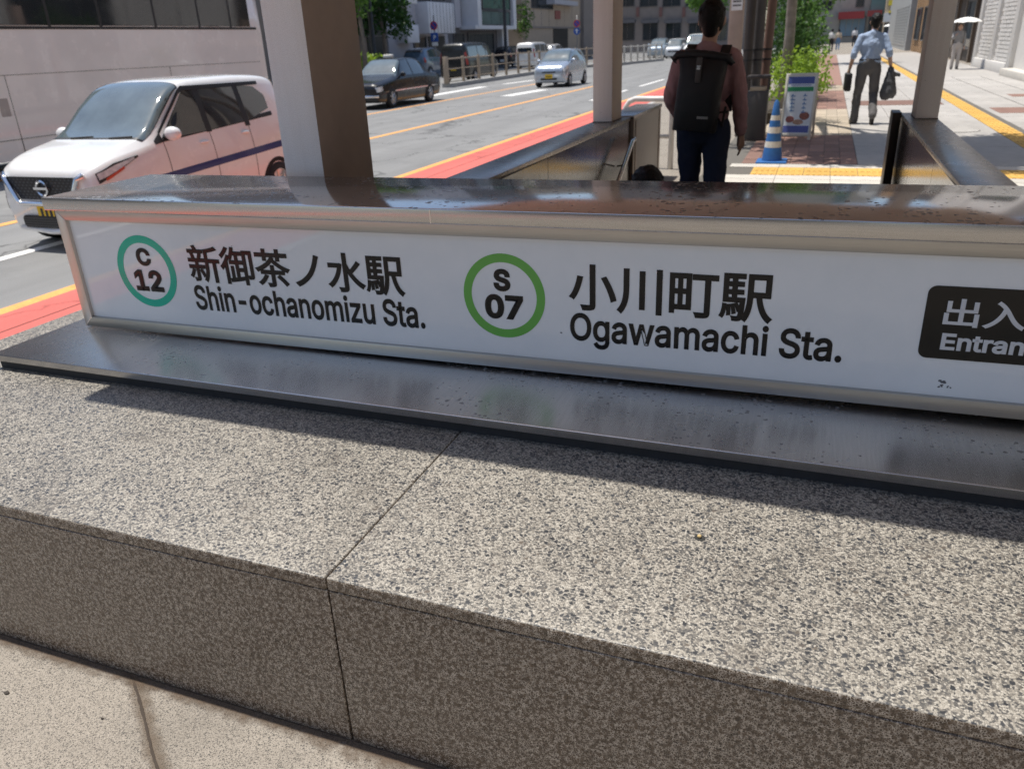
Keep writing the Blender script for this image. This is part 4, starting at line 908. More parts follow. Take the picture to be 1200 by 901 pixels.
o = mb.build('barrier_rope', mat('rope_yellow', (.55, .38, .08), .8), None, smooth=True); tag(o, 'yellow rope hanging between the two bronze stanchions', 'rope')
sp = E('dark_shopfront', (XS+.3, 39, 0)); tag(sp, 'dark open shop front beyond the white brick shop', 'building')
MB().box(0, 7, 0, 13, 0, 8).build('wall', mat('dark_wood', (.05, .04, .035), .6, 0, .3, 3), sp); MB().box(-.3, .02, 0, 13, 2.7, 3.4).build('fascia', mat('shop_fascia', (.2, .15, .11), .6), sp)
for k in range(5): MB().box(-.12, .02, k*2.9, k*2.9+.25, 0, 2.7).build('column', M_BRONZE, sp)
window(sp, 3.2, 5.6, .6, 2.5, 2, 1, None, 'x', 0, -1); window(sp, 8.9, 11.4, .6, 2.5, 2, 1, None, 'x', 0, -1)
q = at(1140, 79); lb_ = E('leaning_board', (q.x+.25, q.y, 0)); tag(lb_, 'tall dark framed board leaning by the dark shop front', 'signboard'); lb_.rotation_euler = (0, R(12), R(8))
MB().box(-.03, .03, -.55, .55, .02, 1.9).build('frame', M_BRONZE, lb_, bev=.01); MB().box(-.036, -.03, -.45, .45, .15, 1.78).build('panel', mat('board_grey', (.35, .33, .31), .6, 0, .25, 4), lb_)
ws_ = E('wooden_shop', (XS-.2, 54, 0)); tag(ws_, 'tan wood clad shop beyond the dark shop front', 'building'); MB().box(0, 7, 0, 12, 0, 9).build('wall', mat('tan_wood', (.36, .22, .11), .65, 0, .15, 2), ws_)
for k in range(10): MB().box(-.03, .0, k*1.2, k*1.2+.06, 0, 9).build('batten', M_BRONZE, ws_)
window(ws_, 2, 5, .8, 2.6, 2, 1, None, 'x', 0, -1); window(ws_, 7, 10, .8, 2.6, 2, 1, None, 'x', 0, -1)
gs2 = E('grey_shop', (XS-.5, 67, 0)); tag(gs2, 'pale grey shop with shutters beyond the tan wooden shop', 'building'); MB().box(0, 7, 0, 22, 0, 10).build('wall', mat('shutter_grey', (.36, .37, .37), .5, 0, .1, 3), gs2)
for k in range(14): MB().box(-.03, 0, 1, 14, .3+k*.2, .42+k*.2).build('shutter_slat', mat('shutter_slat', (.42, .43, .43), .4, .3), gs2)
# the street goes on beside and behind the viewer: blocks that hem in the sky
for nm, lab, x0, y0, y1, h, c in (('office_block', 'tan office block along the footway to the right of the viewer', 6.4, 6, 23.5, 24, (.42, .36, .30)), ('corner_block', 'grey corner block to the right behind the viewer', 6.4, -22, 5.5, 20, (.38, .36, .34)), ('opposite_block', 'brown block across the road to the left of the viewer', -38, -24, 24, 22, (.30, .25, .21)), ('rear_block', 'pale block closing the street behind the viewer', None, 0, 0, 20, (.48, .44, .40))):
    mm = mat('block_'+nm, c, .75, 0, .1, 1)
    if x0 is None: bk = E(nm, (-10, -34, 0)); MB().box(-9, 16, -8, 0, 0, h).build('wall', mm, bk); fr = [('y', -8, 15, .02, 1)]
    else: bk = E(nm, (x0, y0, 0)); MB().box(0 if x0 > 0 else -8, 8 if x0 > 0 else 0, 0, y1-y0, 0, h).build('wall', mm, bk); fr = [('x', .8, y1-y0-.8, 0, -1 if x0 > 0 else 1)]
    tag(bk, lab, 'building')
    for ax, u0, u1, d_, sg in fr:
        n_ = int((u1-u0)/3.2)
        for i in range(n_):
            for k in range(int(h/3.6)): window(bk, u0+i*3.2+.4, u0+i*3.2+2.6, k*3.6+1.0, k*3.6+2.7, 2, 1, None, ax, d_, sg)
# far shops closing the street view, unseen tops raised to cover the sky
def farshop(name, label, YF, pa, pb, top, m): return FacadeY(name, label, YF, pa, pb, top, 8, m)
B = farshop('cream_shop', 'cream far shop with a red awning above the walking man', 120, 900, 1016, 32, mat('cream_wall', (.42, .39, .33), .7, 0, .1, 2)); B.slab('awning', (983, 15, 1012, 22), mat('awning_red', (.35, .05, .05), .7), 1.5); B.window((965, 2, 974, 12), 2, 1); B.window((985, 22, 1012, 42), 4, 1, mat('shop_blue', (.2, .32, .42), .2)); B.window((1005, -6, 1012, 8), 1, 1)
B = farshop('teal_shop', 'far shop with a teal upper wall and red strip', 119, 1016.5, 1034, 30, mat('teal_wall', (.12, .22, .23), .6)); B.slab('sign_strip', (1017, 13, 1033, 19), mat('awning_red2', (.3, .06, .06), .7), .6); B.window((1019, 21, 1032, 44), 2, 1)
B = farshop('yellow_sign_shop', 'far shop hung with yellow and white signboards', 116, 1034.5, 1068, 28, mat('shop_sand', (.42, .36, .28), .7))
for r_, m_ in (((1042, 1, 1060, 6), 'sign_yellow'), ((1044, 7, 1062, 12), 'sign_white'), ((1042, 13, 1060, 17), 'sign_yellow'), ((1036, 16, 1045, 26), 'sign_white'), ((1047, 18, 1061, 24), 'sign_blue')): B.slab('signboard', r_, mat(m_, {'sign_yellow': (.75, .6, .05), 'sign_white': (.7, .7, .68), 'sign_blue': (.1, .2, .4)}[m_], .5), .5)
B.slab('sign_disc', (1056, -3, 1063, 4), mat('sign_red', (.6, .04, .03), .5), .8); B.window((1037, 28, 1066, 46), 4, 1)

# ================================================================== street signs and poles
def disc(par, name, x, y, z, r, m, d=.012, n=28): return MB().lathe([(r, 0), (r, d)], (x, y, z), n, 'y').build(name, m, par)
M_SGB = mat('sign_blue_face', (.02, .09, .38), .4); M_SGR = mat('sign_red_face', (.55, .03, .03), .4); M_POLE = mat('grey_pole', (.2, .2, .2), .5, .4); M_SGW = mat('sign_white_face', (.75, .75, .75), .4)
def road_sign(px, y, zs, label, second):
    X = aty(px, 40, y).x; r = E('road_sign', (X, y, ROAD_Z)); tag(r, label, 'road sign', 'blue road signs on poles'); zt = zs[0]-ROAD_Z
    MB().tube([(0, .05, 0), (0, .05, zt+.6)], .045, 10).build('pole', M_POLE, r, smooth=True)
    rd = zs[2]; d1 = disc(r, 'no_parking_disc', 0, -.02, zt, rd, M_SGR); d2 = disc(d1, 'blue_field', 0, -.03, zt, rd*.76, M_SGB); MB().prism([(-rd*.62, -.036, zt+rd*.45), (-rd*.45, -.036, zt+rd*.62), (rd*.62, -.036, zt-rd*.45), (rd*.45, -.036, zt-rd*.62)], (0, .004, 0)).build('red_bar', M_SGR, d1)
    z2 = zs[1]-ROAD_Z
    if second == 'square':
        b = MB().box(-rd, rd, -.02, .0, z2-rd, z2+rd).build('parking_plate', M_SGB, r, bev=.02); text2('P', b, 0, -.024, z2-.02, rd*1.1, M_SGW)
        MB().box(-rd*.8, rd*.8, -.02, 0, z2-rd*2, z2-rd*1.15).build('note_plate', M_SGW, r)
    else: b = disc(r, 'blue_disc', 0, -.02, z2, rd, M_SGB); MB().prism([(-.05, -.03, z2-rd*.6), (.05, -.03, z2-rd*.6), (.05, -.03, z2+.05), (.16, -.03, z2+.05), (0, -.03, z2+rd*.65), (-.16, -.03, z2+.05), (-.05, -.03, z2+.05)], (0, .004, 0)).build('white_arrow', M_SGW, b)
def text2(body, par, x, y, z, h, m):
    c = bpy.data.curves.new('letter', 'FONT'); c.body = body; c.size = h*1.4; c.align_x = 'CENTER'; c.offset = .01; o = bpy.data.objects.new('letter', c); COL.objects.link(o); bpy.context.view_layer.update()
    me = bpy.data.meshes.new_from_object(o.evaluated_get(bpy.context.evaluated_depsgraph_get())); bpy.data.objects.remove(o); me.materials.clear(); me.materials.append(m)
    q = bpy.data.objects.new('letter', me); COL.objects.link(q); q.parent = par; q.location = (x, y, z-h*.5); q.rotation_euler = (R(90), 0, 0)
road_sign(509, 50, (aty(509, 30.5, 50).z, aty(509, 44, 50).z, .26), 'blue and red round sign over a square blue plate beyond the dark van', 'square')
road_sign(676, 66, (aty(676, 28, 66).z, aty(676, 37, 66).z, .27), 'blue and red round sign over a blue disc beside the middle canopy post', 'disc')
for px, y, r_, lab in ((592, 60, .13, 'dark slim street pole left of the narrow blue office'), (436, 40, .14, 'dark street pole left of the taxi roof')):
    X = aty(px, 40, y).x; o = E('street_pole', (X, y, ROAD_Z)); tag(o, lab, 'pole', 'dark street poles across the road'); MB().lathe([(r_*1.4, 0), (r_*1.4, .4), (r_, .5), (r_*.8, 9)], (0, 0, 0), 14).build('shaft', M_BLACKP, o, smooth=True, auto=40); MB().tube([(0, 0, 8.6), (.6, 0, 9.0), (1.6, 0, 9.1)], .05, 8).build('arm', M_BLACKP, o)

# ================================================================== trees and shrubs
def leaf_mat(name, c1, c2):
    if name in MATS: return MATS[name]
    m, t, b, co = base(name); nz = N(t, 'ShaderNodeTexNoise', inp={'Scale': 2.2, 'Detail': 5}); t.links.new(co, nz.inputs['Vector']); n2 = N(t, 'ShaderNodeTexNoise', inp={'Scale': 25, 'Detail': 2}); t.links.new(co, n2.inputs['Vector'])
    s_ = math_(t, 'ADD', math_(t, 'MULTIPLY', nz.outputs[0], .6), math_(t, 'MULTIPLY', n2.outputs[0], .4)); t.links.new(ramp(t, s_, [(.32, c1), (.68, c2)]).outputs[0], b.inputs['Base Color']); b.inputs['Roughness'].default_value = .5
    b.inputs['Specular IOR Level'].default_value = .35
    tr = t.nodes.new('ShaderNodeBsdfTranslucent'); tr.inputs[0].default_value = (*[min(1, x*1.6) for x in c2], 1); mx = t.nodes.new('ShaderNodeMixShader'); mx.inputs[0].default_value = .35
    out = t.nodes['Material Output']; t.links.new(b.outputs[0], mx.inputs[1]); t.links.new(tr.outputs[0], mx.inputs[2]); t.links.new(mx.outputs[0], out.inputs[0]); return m
rng = np.random.default_rng(3)
def leaves(clumps, per, size, flat=.9):       # clumps: (x,y,z,r)
    V = []; 
    for (x, y, z, r) in clumps:
        n = int(per*r*r); d = rng.normal(size=(n, 3)); d /= np.linalg.norm(d, axis=1)[:, None]; rad = r*(.55+.5*rng.random(n)**.6)
        c = np.array([x, y, z])+d*rad[:, None]*np.array([1, 1, flat]); c += rng.normal(size=(n, 3))*r*.07
        u = rng.normal(size=(n, 3)); u /= np.linalg.norm(u, axis=1)[:, None]; w = np.cross(u, d+.6*rng.normal(size=(n, 3))); w /= np.linalg.norm(w, axis=1)[:, None]+1e-9
        s_ = size*(.6+.8*rng.random(n))[:, None]; V.append(np.stack([c-u*s_, c+w*s_*.55, c+u*s_, c-w*s_*.55], 1).reshape(-1, 3))
    V = np.concatenate(V); n = len(V)//4; me = bpy.data.meshes.new('leaves'); me.vertices.add(4*n); me.vertices.foreach_set('co', V.astype(np.float32).ravel()); me.loops.add(4*n); me.loops.foreach_set('vertex_index', np.arange(4*n, dtype=np.int32)); me.polygons.add(n); me.polygons.foreach_set('loop_start', np.arange(0, 4*n, 4, dtype=np.int32)); me.polygons.foreach_set('loop_total', np.full(n, 4, dtype=np.int32)); me.update(); me.validate(); return me
M_BARK = mat('bark', (.17, .14, .115), .9, 0, .3, 8, .6, 40); M_BARKP = mat('bark_pale', (.26, .235, .205), .9, 0, .3, 8, .6, 40)
def tree(name, label, loc, clumps, trunk, lm, per=260, size=.06, group=None, bark=None, cat='tree'):
    r = E(name, loc); tag(r, label, cat, group)
    if trunk:
        mb = MB()
        for pts, rs in trunk: mb.tube(pts, rs, 9)
        mb.build('trunk', bark or M_BARK, r, smooth=True)
    me = leaves(clumps, per, size); mkobj('crown', me, lm, r); return r
def rnd_clumps(c, R3, n, r0, r1, seed):
    rg = random.Random(seed); out = []
    for _ in range(n):
        while True:
            a = [rg.uniform(-1, 1) for _ in range(3)]
            if sum(k*k for k in a) < 1: break
        out.append((c[0]+a[0]*R3[0], c[1]+a[1]*R3[1], c[2]+a[2]*R3[2], rg.uniform(r0, r1)))
    return out
L_DK = leaf_mat('leaves_dark', (.012, .035, .008), (.045, .11, .02)); L_MD = leaf_mat('leaves_mid', (.03, .075, .012), (.10, .20, .03)); L_LM = leaf_mat('leaves_lime', (.09, .17, .015), (.26, .38, .04))
# street tree by the poles whose crown shades the footway (its crown is above the picture)
tree('street_tree', 'pale barked street tree behind the blue cone, crown above the picture', (-.72, 16.0, 0), rnd_clumps((.85, -3.5, 5.3), (2.2, 1.5, .9), 50, .5, .85, 4),
     [([(0, 0, 0), (.02, 0, 1.5), (.0, -.15, 2.6), (.1, -.9, 3.8), (.3, -2.2, 4.6)], [.12, .09, .085, .08, .05]), ([(0, -.1, 2.5), (-.3, -.8, 3.7), (-.6, -2.2, 5)], [.09, .07, .03]), ([(.1, -.9, 3.8), (.9, -1.8, 4.6), (1.5, -2.4, 5.2)], [.07, .05, .02])], L_MD, 900, .085, None, M_BARKP)
q = at(935, 80)
tree('dense_shrub_tree', 'dense dark green tree behind the lime green shrub', (-1.0, 21.5, 0), rnd_clumps((0, 0, 1.9), (.62, 1.2, 1.4), 44, .26, .45, 8)+rnd_clumps((.25, 2.5, 1.2), (.4, 1.6, .8), 20, .22, .36, 9), [([(0, 0, 0), (.05, 0, 1.2), (0, .1, 2.6)], [.12, .09, .04])], L_DK, 620, .05)
tree('hedge_shrub', 'mid green shrub at the far end of the curved planter', (-.72, 26.5, 0), rnd_clumps((0, 0, 1.25), (.35, 2.2, 1.1), 30, .28, .5, 11), [([(0, 0, 0), (.05, 0, 1.2)], [.06, .03])], L_MD, 500, .06, None, None, 'shrub')
tree('lime_shrub', 'bright lime green shrub behind the sandwich board', (-.60, 16.2, 0), rnd_clumps((.02, 0, .78), (.50, .8, .42), 36, .18, .30, 5), [([(0, 0, 0), (.02, .02, .6)], [.03, .015])], L_LM, 1100, .036, None, None, 'shrub')
tree('overhanging_tree', 'leafy branch hanging in over the far footway', (-1.3, 45, 0), rnd_clumps((1.6, 0, 4.2), (1.6, 2, 1.0), 22, .5, .9, 21), [([(0, 0, 0), (.1, 0, 3), (1.2, 0, 4.2)], [.2, .15, .05])], L_MD, 160, .12)
X = aty(812, 10, 70).x
tree('roadside_tree', 'green tree above the white minibus', (X, 78, ROAD_Z), rnd_clumps((0, 0, 5.2), (1.9, 2, 1.6), 26, .7, 1.2, 31), [([(0, 0, 0), (.05, 0, 4), (0, .1, 5.5)], [.2, .14, .05])], L_MD, 120, .15)
for i, (px, y, cz, rr_, sd_, lab, lm) in enumerate(((448, 46, 4.2, 2.0, 41, 'dark green street tree right behind the left canopy post', L_DK), (466, 56, 4.8, 1.8, 42, 'slim trunked street tree before the white balcony boxes', L_DK), (423, 38, 5.2, 1.6, 43, 'street tree partly hidden by the left canopy post', L_MD))):
    X = aty(px, 40, y).x
    tree('street_tree', lab, (X, y, ROAD_Z), rnd_clumps((0, 0, cz), (rr_, rr_, 1.5), 24, .6, 1.0, sd_), [([(0, 0, 0), (.1, 0, 2), (-.1, .1, cz)], [.16, .12, .05])], lm, 130, .14)
for px, y, lab, h in ((497, 58, 'round dark shrub below the white balcony boxes', 1.6), (528, 62, 'dark shrub beside the entrance of the glass bay building', 1.7), (613, 75, 'small pale green tree before the beige building', 3.2), (424, 39, 'lit yellow green bush left of the taxi', 1.0)):
    X = aty(px, 50, y).x; tree('roadside_shrub', lab, (X, y, ROAD_Z), rnd_clumps((0, 0, h), (.8, .8, h*.55), 16, .4, .7, int(px)), [([(0, 0, 0), (0, 0, h)], [.08, .03])], L_LM if h < 1.2 else L_MD if h > 3 else L_DK, 200, .11, None, None, 'shrub')
# planter with curved stone kerb
pk = E('stone_planter', (-.62, 18.6, 0)); tag(pk, 'curved stone planter kerb round the green shrubs', 'planter')
outl = [(.30+.12*math.sin(math.pi*k/22)+(.0 if k > 3 else -.28*(1-k/3.2)**2*1.0), -2.9+k*.43) for k in range(25)]
for k in range(24):
    (x0, y0), (x1, y1) = outl[k], outl[k+1]
    MB().prism([(x0-.17, y0, 0), (x0, y0+.0, 0), (x1, y1-.012, 0), (x1-.17, y1-.012, 0)], (0, 0, .27)).build('kerb_block', M_COPE, pk, bev=.012)
MB().prism([(-.6, -2.8, .0), (.15, -2.8, 0), (.22, 7.2, 0), (-.6, 7.2, 0)], (0, 0, .2)).build('soil', mat('soil', (.06, .045, .03), .95, 0, .3, 20), pk)
# ================================================================== people
def capsule(mb, p0, p1, r0, r1, sx=1.0, n=12):
    p0, p1 = Vector(p0), Vector(p1); d = (p1-p0); L = d.length
    if L < 1e-6: d = Vector((0, 0, 1)); L = 1e-6
    d = d/L if L > 1e-5 else Vector((0, 0, 1)); pts = []; rs = []
    for k in range(4): a = math.pi/2*(k+.15)/4; pts.append(p0-d*r0*math.cos(a)); rs.append(r0*math.sin(a))
    pts.append(p0); rs.append(r0); pts.append(p1); rs.append(r1)
    for k in range(3, -1, -1): a = math.pi/2*(k+.15)/4; pts.append(p1+d*r1*math.cos(a)); rs.append(r1*math.sin(a))
    o = len(mb.v); mb.tube(pts, rs, n)
def blob(name, segs, ells, voxel, m, parent, it=4, wr=0, wscale=9):
    mb = MB()
    for s_ in segs: capsule(mb, *s_)
    for c, rx, ry, rz_ in ells: mb.ell(c, rx, ry, rz_, 18, 12)
    me = mb.mesh(name+'_raw'); o = bpy.data.objects.new(name+'_raw', me); COL.objects.link(o)
    r = o.modifiers.new('r', 'REMESH'); r.mode = 'VOXEL'; r.voxel_size = voxel
    s_ = o.modifiers.new('s', 'SMOOTH'); s_.iterations = it; s_.factor = .5
    bpy.context.view_layer.update(); out = bpy.data.meshes.new_from_object(o.evaluated_get(bpy.context.evaluated_depsgraph_get())); bpy.data.objects.remove(o); out.name = name
    if wr:                                      # cloth folds
        nr = [v.normal.copy() for v in out.vertices]
        for v, n_ in zip(out.vertices, nr):
            q = v.co*wscale; f = mnoise.noise((q.x*1.3, q.y*1.3, q.z*.9+q.x*.8))+.5*mnoise.noise((q.x*2.7, q.y*2.7, q.z*2.4)); v.co += n_*f*wr
    return mkobj(name, out, m, parent, smooth=True)
M_SKIN = mat('skin', (.42, .25, .175), .5, 0, .08, 12); M_HAIR = mat('black_hair', (.0045, .004, .004), .5, 0, .3, 60, .5, 160, spec=.25); M_SHOE = mat('shoe_black', (.015, .014, .014), .4); M_SOLE = mat('sole_tan', (.3, .25, .2), .7)
def hand_segs(w, d, side, curl=.35):
    # palm from wrist w along direction d, four fingers and a thumb leaving its side
    d = Vector(d).normalized(); sidev = Vector((side, 0, 0)); fwdv = d.cross(Vector((1, 0, 0))).normalized(); w = Vector(w)
    segs = [(w, w+d*.085, .024, .030)]
    for k, L in enumerate((.072, .082, .076, .058)):
        b = w+d*.085+fwdv*(.030-.020*k); m_ = b+d*L*.55-sidev*L*.10*curl; e = b+d*L*.95-sidev*L*.5*curl
        segs += [(b-d*.02, m_, .0095, .009), (m_, e, .009, .0078)]
    b = w+d*.03+fwdv*.026; m_ = b+d*.035+fwdv*.022; segs += [(b, m_, .012, .0105), (m_, m_+d*.03+fwdv*.004-sidev*.01, .0105, .009)]
    return segs
def person(label, loc, rz, H_, J, top, bottom, sleeve='long', voxel=.014, hair='short', hairm=None, shoes=M_SHOE, group=None, skirt=False, topm2=None, fing=True, name='person', face=True):
    # J: joints in metres for a 1.75 m figure facing +Y; scaled to H_
    s_ = H_/1.75; root = E(name, loc, rz); tag(root, label, 'person', group); root.scale = (s_, s_, s_)
    V = lambda k: Vector(J[k])
    hc = V('head'); neck = V('neck'); che = V('chest'); pel = V('pelvis')
    segs = [(neck-Vector((0, 0, .06)), hc-Vector((0, .01, .07)), .055, .052), (che, neck-Vector((0, 0, .05)), .115, .06), (pel, che, .12, .12)]
    ells = [(hc, .084, .102, .122), (hc+Vector((0, .035, -.055)), .060, .064, .068), (hc+Vector((0, .1, -.02)), .013, .018, .022), (hc+Vector((.085, -.005, -.01)), .012, .02, .032), (hc+Vector((-.085, -.005, -.01)), .012, .02, .032),
            (hc+Vector((0, .085, -.068)), .026, .012, .009), ((che.x, che.y, che.z-.02), .175, .105, .19), ((pel.x, pel.y, pel.z+.02), .16, .11, .13)]
    for q, sg in (('L', -1), ('R', 1)):
        sh_, el, wr_ = V('sh'+q), V('el'+q), V('wr'+q); hp, kn, an, to = V('hp'+q), V('kn'+q), V('an'+q), V('to'+q)
        segs += [(che+Vector((sg*.06, 0, .12)), sh_, .07, .052), (sh_, el, .054, .042), (el, wr_, .041, .027), (hp, kn, .085, .055), (kn, an, .054, .037), (an, to, .036, .028)]
        dv = (wr_-el).normalized(); segs += hand_segs(wr_, dv, sg, .5) if fing else [(wr_, wr_+dv*.14, .028, .022)]
    body = blob('body', segs, ells, voxel if not fing else min(voxel, .0085), M_SKIN, root, 3)
    if face:
        for sg in (-1, 1): MB().ell(hc+Vector((sg*.031, .0865, .012)), .012, .008, .008, 10, 7).build('eye', mat('eye_dark', (.03, .02, .02), .2), body, smooth=True)
    # shirt
    ss = [(pel+Vector((0, 0, .03)), che, .135, .135), (che, neck-Vector((0, .0, .055)), .125, .075)]; se = [((che.x, che.y, che.z-.02), .195, .122, .20), ((pel.x, pel.y, pel.z+.06), .178, .128, .12)]
    for q, sg in (('L', -1), ('R', 1)):
        sh_, el, wr_ = V('sh'+q), V('el'+q), V('wr'+q); ss += [(che+Vector((sg*.06, 0, .13)), sh_, .078, .058), (sh_, el, .062, .055)]
        if sleeve == 'long': ss += [(el, wr_-(wr_-el).normalized()*.02, .057, .042)]
        elif sleeve == 'rolled': ss += [(el, el+(wr_-el)*.18, .058, .056)]
    blob('shirt', ss, se, voxel, top, root, 3, .011, 10)
    # trousers / skirt
    ts = [(pel+Vector((0, 0, .04)), pel+Vector((0, 0, -.03)), .145, .14)]; te = [((pel.x, pel.y, pel.z), .17, .125, .11)]
    for q in 'LR':
        hp, kn, an = V('hp'+q), V('kn'+q), V('an'+q); ts += [(hp, kn, .102, .074), (kn, an-(kn-an)*.06, .075, .064)]
    if skirt: ts = [(pel, pel+Vector((0, 0, -.7)), .16, .24)]
    blob('trousers' if not skirt else 'skirt', ts, te, voxel, bottom, root, 3, .009, 9)
    if not skirt: MB().lathe([(.158, -.012), (.162, .012)], (0, 0, 0), 24, 'z', False).build('belt', M_SHOE, root, loc=(pel.x, pel.y, pel.z+.075)).scale = (1.08, .80, 1)
    for q in 'LR':
        an, to = V('an'+q), V('to'+q); d = (to-an); h = blob('shoe', [(an+Vector((0, 0, -.01)), an+d*.35, .05, .046), (an+d*.3, to+d*.12, .046, .038)], [], voxel*.8, shoes, root, 2)
    # hair: a cap with uneven tufts
    hm = hairm or M_HAIR; hs = []; rg = random.Random(int(abs(loc[0])*1000)+3); he = [(hc+Vector((0, -.018, .024)), .092, .106, .112)]
    for k in range(60):
        a = rg.uniform(0, 2*math.pi); e = rg.uniform(-.1, 1.35); d = Vector((math.cos(a)*math.cos(e), math.sin(a)*math.cos(e), math.sin(e)))
        if d.y > .55 and d.z < .45: continue
        p = hc+Vector((0, -.02, .026))+Vector((d.x*.082, d.y*.095, d.z*.1)); hs.append((p, p+d*.004+Vector((rg.uniform(-1, 1), rg.uniform(-1, 1), rg.uniform(-1, .6)))*.010, .015, .010))
    if hair == 'long': hs += [(hc+Vector((0, -.06, -.02)), hc+Vector((0, -.07, -.22)), .075, .06)]
    else: hs += [(hc+Vector((0, -.055, 0)), hc+Vector((0, -.045, -.07)), .066, .052), (hc+Vector((-.05, -.03, 0)), hc+Vector((-.052, -.02, -.05)), .04, .03), (hc+Vector((.05, -.03, 0)), hc+Vector((.052, -.02, -.05)), .04, .03)]
    blob('hair', hs, he, min(voxel, .009), hm, root, 1)
    return root
def pose(**k):
    J = dict(head=(0, .02, 1.63), neck=(0, -.01, 1.50), chest=(0, 0, 1.27), pelvis=(0, 0, .96), shL=(-.178, 0, 1.395), elL=(-.23, -.03, 1.12), wrL=(-.24, .05, .88), shR=(.178, 0, 1.395), elR=(.23, -.03, 1.12), wrR=(.24, .05, .88),
             hpL=(-.095, 0, .92), knL=(-.10, .03, .49), anL=(-.10, 0, .075), toL=(-.115, .16, .035), hpR=(.095, 0, .92), knR=(.10, .03, .49), anR=(.10, 0, .075), toR=(.115, .16, .035)); J.update(k); return J
def cloth(name, col, var=.1, b=.4, bs=70): return mat(name, col, .85, 0, var, 9, b, bs)
# --- man with the backpack at the head of the stairs
MX, MY = -.80, 6.02
man = person('man in mauve shirt and navy trousers wearing a black backpack at the stair head', (MX, MY, 0), R(-4), 1.77,
    pose(elL=(-.245, .0, 1.13), wrL=(-.20, .17, .96), elR=(.25, -.02, 1.12), wrR=(.255, .06, .885), knL=(-.1, .09, .50), anL=(-.10, .06, .085), toL=(-.115, .22, .04), anR=(.10, -.10, .10), knR=(.1, .0, .5), toR=(.11, .05, .035), head=(.015, .02, 1.635)),
    cloth('shirt_mauve', (.42, .245, .25), .12, .5, 90), cloth('trousers_navy', (.018, .026, .055), .15), 'long', .011)
bp = E('backpack', (MX-.015, MY-.205, 1.145), R(-4)); bp.rotation_euler.y = R(3); tag(bp, 'black roll top backpack with grey strap on the mauve shirted man', 'backpack'); M_BPK = mat('black_nylon', (.010, .010, .012), .55, 0, .15, 14, .35, 120)
pk_ = MB(); prof = [(-.205, .145, .05), (-.20, .150, .085), (-.10, .152, .10), (.05, .150, .10), (.17, .152, .088), (.235, .160, .055), (.275, .175, .03), (.29, .178, .022)]
n = 24; vs = []
for z, hx, hy in prof:
    for k in range(n):
        a = 2*math.pi*k/n; c, s_ = math.cos(a), math.sin(a); vs.append((hx*abs(c)**.45*(1 if c > 0 else -1), hy*abs(s_)**.55*(1 if s_ > 0 else -1), z+.006*math.sin(3*a)))
fs = [tuple(range(n-1, -1, -1)), tuple((len(prof)-1)*n+k for k in range(n))]
for i in range(len(prof)-1):
    for k in range(n): fs.append((i*n+k, i*n+(k+1) % n, (i+1)*n+(k+1) % n, (i+1)*n+k))
vs = [(x*(1+.05*mnoise.noise((x*9, y*9, z*9)))+.012*z/.3, y*(1+.25*mnoise.noise((x*8+3, y*5, z*9))), z+.012*mnoise.noise((x*7, y*7, z*7+5))) for x, y, z in vs]
pb_ = MB().add(vs, fs).build('pack_body', M_BPK, bp, smooth=True, auto=60)
MB().tube([(-.205, .0, .255), (-.17, -.01, .285), (-.06, -.02, .292), (.06, -.02, .285), (.16, -.01, .272), (.205, .0, .235)], [.018, .028, .030, .030, .028, .018], 10).build('rolled_top', M_BPK, bp, smooth=True)
for sg in (-1, 1):
    MB().prism([(sg*.185, -.02, .285), (sg*.185, .02, .285), (sg*.215, .03, .24), (sg*.18, .01, .225)], (0, .012, 0)).build('top_flap', M_BPK, bp)
    s1 = MB()
    for (p, q) in (((sg*.09, .03, .22), (sg*.125, .09, .285)), ((sg*.125, .09, .285), (sg*.12, .19, .345)), ((sg*.12, .19, .345), (sg*.125, .34, .26)), ((sg*.125, .34, .26), (sg*.14, .37, -.10))):
        P_, Q_ = Vector(p), Vector(q); s1.prism([P_+Vector((-.032, 0, 0)), P_+Vector((.032, 0, 0)), Q_+Vector((.032, 0, 0)), Q_+Vector((-.032, 0, 0))], (0, -.012, .006))
    s1.build('shoulder_strap', M_BPK, bp, bev=.003)
    s2 = MB().tube([(sg*.15, 0, -.12), (sg*.17, .05, -.17), (sg*.165, .14, -.05)], .009, 6); s2.build('lower_strap', M_BPK, bp)
MB().box(-.019, .019, -.108, -.098, .115, .275).build('front_strap', mat('strap_grey', (.085, .08, .078), .6), bp, bev=.003); MB().box(-.012, .012, -.113, -.107, .20, .225).build('buckle', M_CHROME, bp)
MB().box(.02, .095, -.104, -.097, -.115, -.098).build('label_patch', mat('patch_grey', (.3, .3, .3), .6), bp)
# --- person further down the stairs (only the crown of the head shows)
person('black haired person low on the stairs below the backpack wearer', (-.865, 4.35, -.8), 0, 1.70, pose(), cloth('shirt_dark', (.03, .03, .035)), cloth('trousers_black', (.015, .015, .017)), 'long', .02, 'short', None, M_SHOE, None, False, None, False)
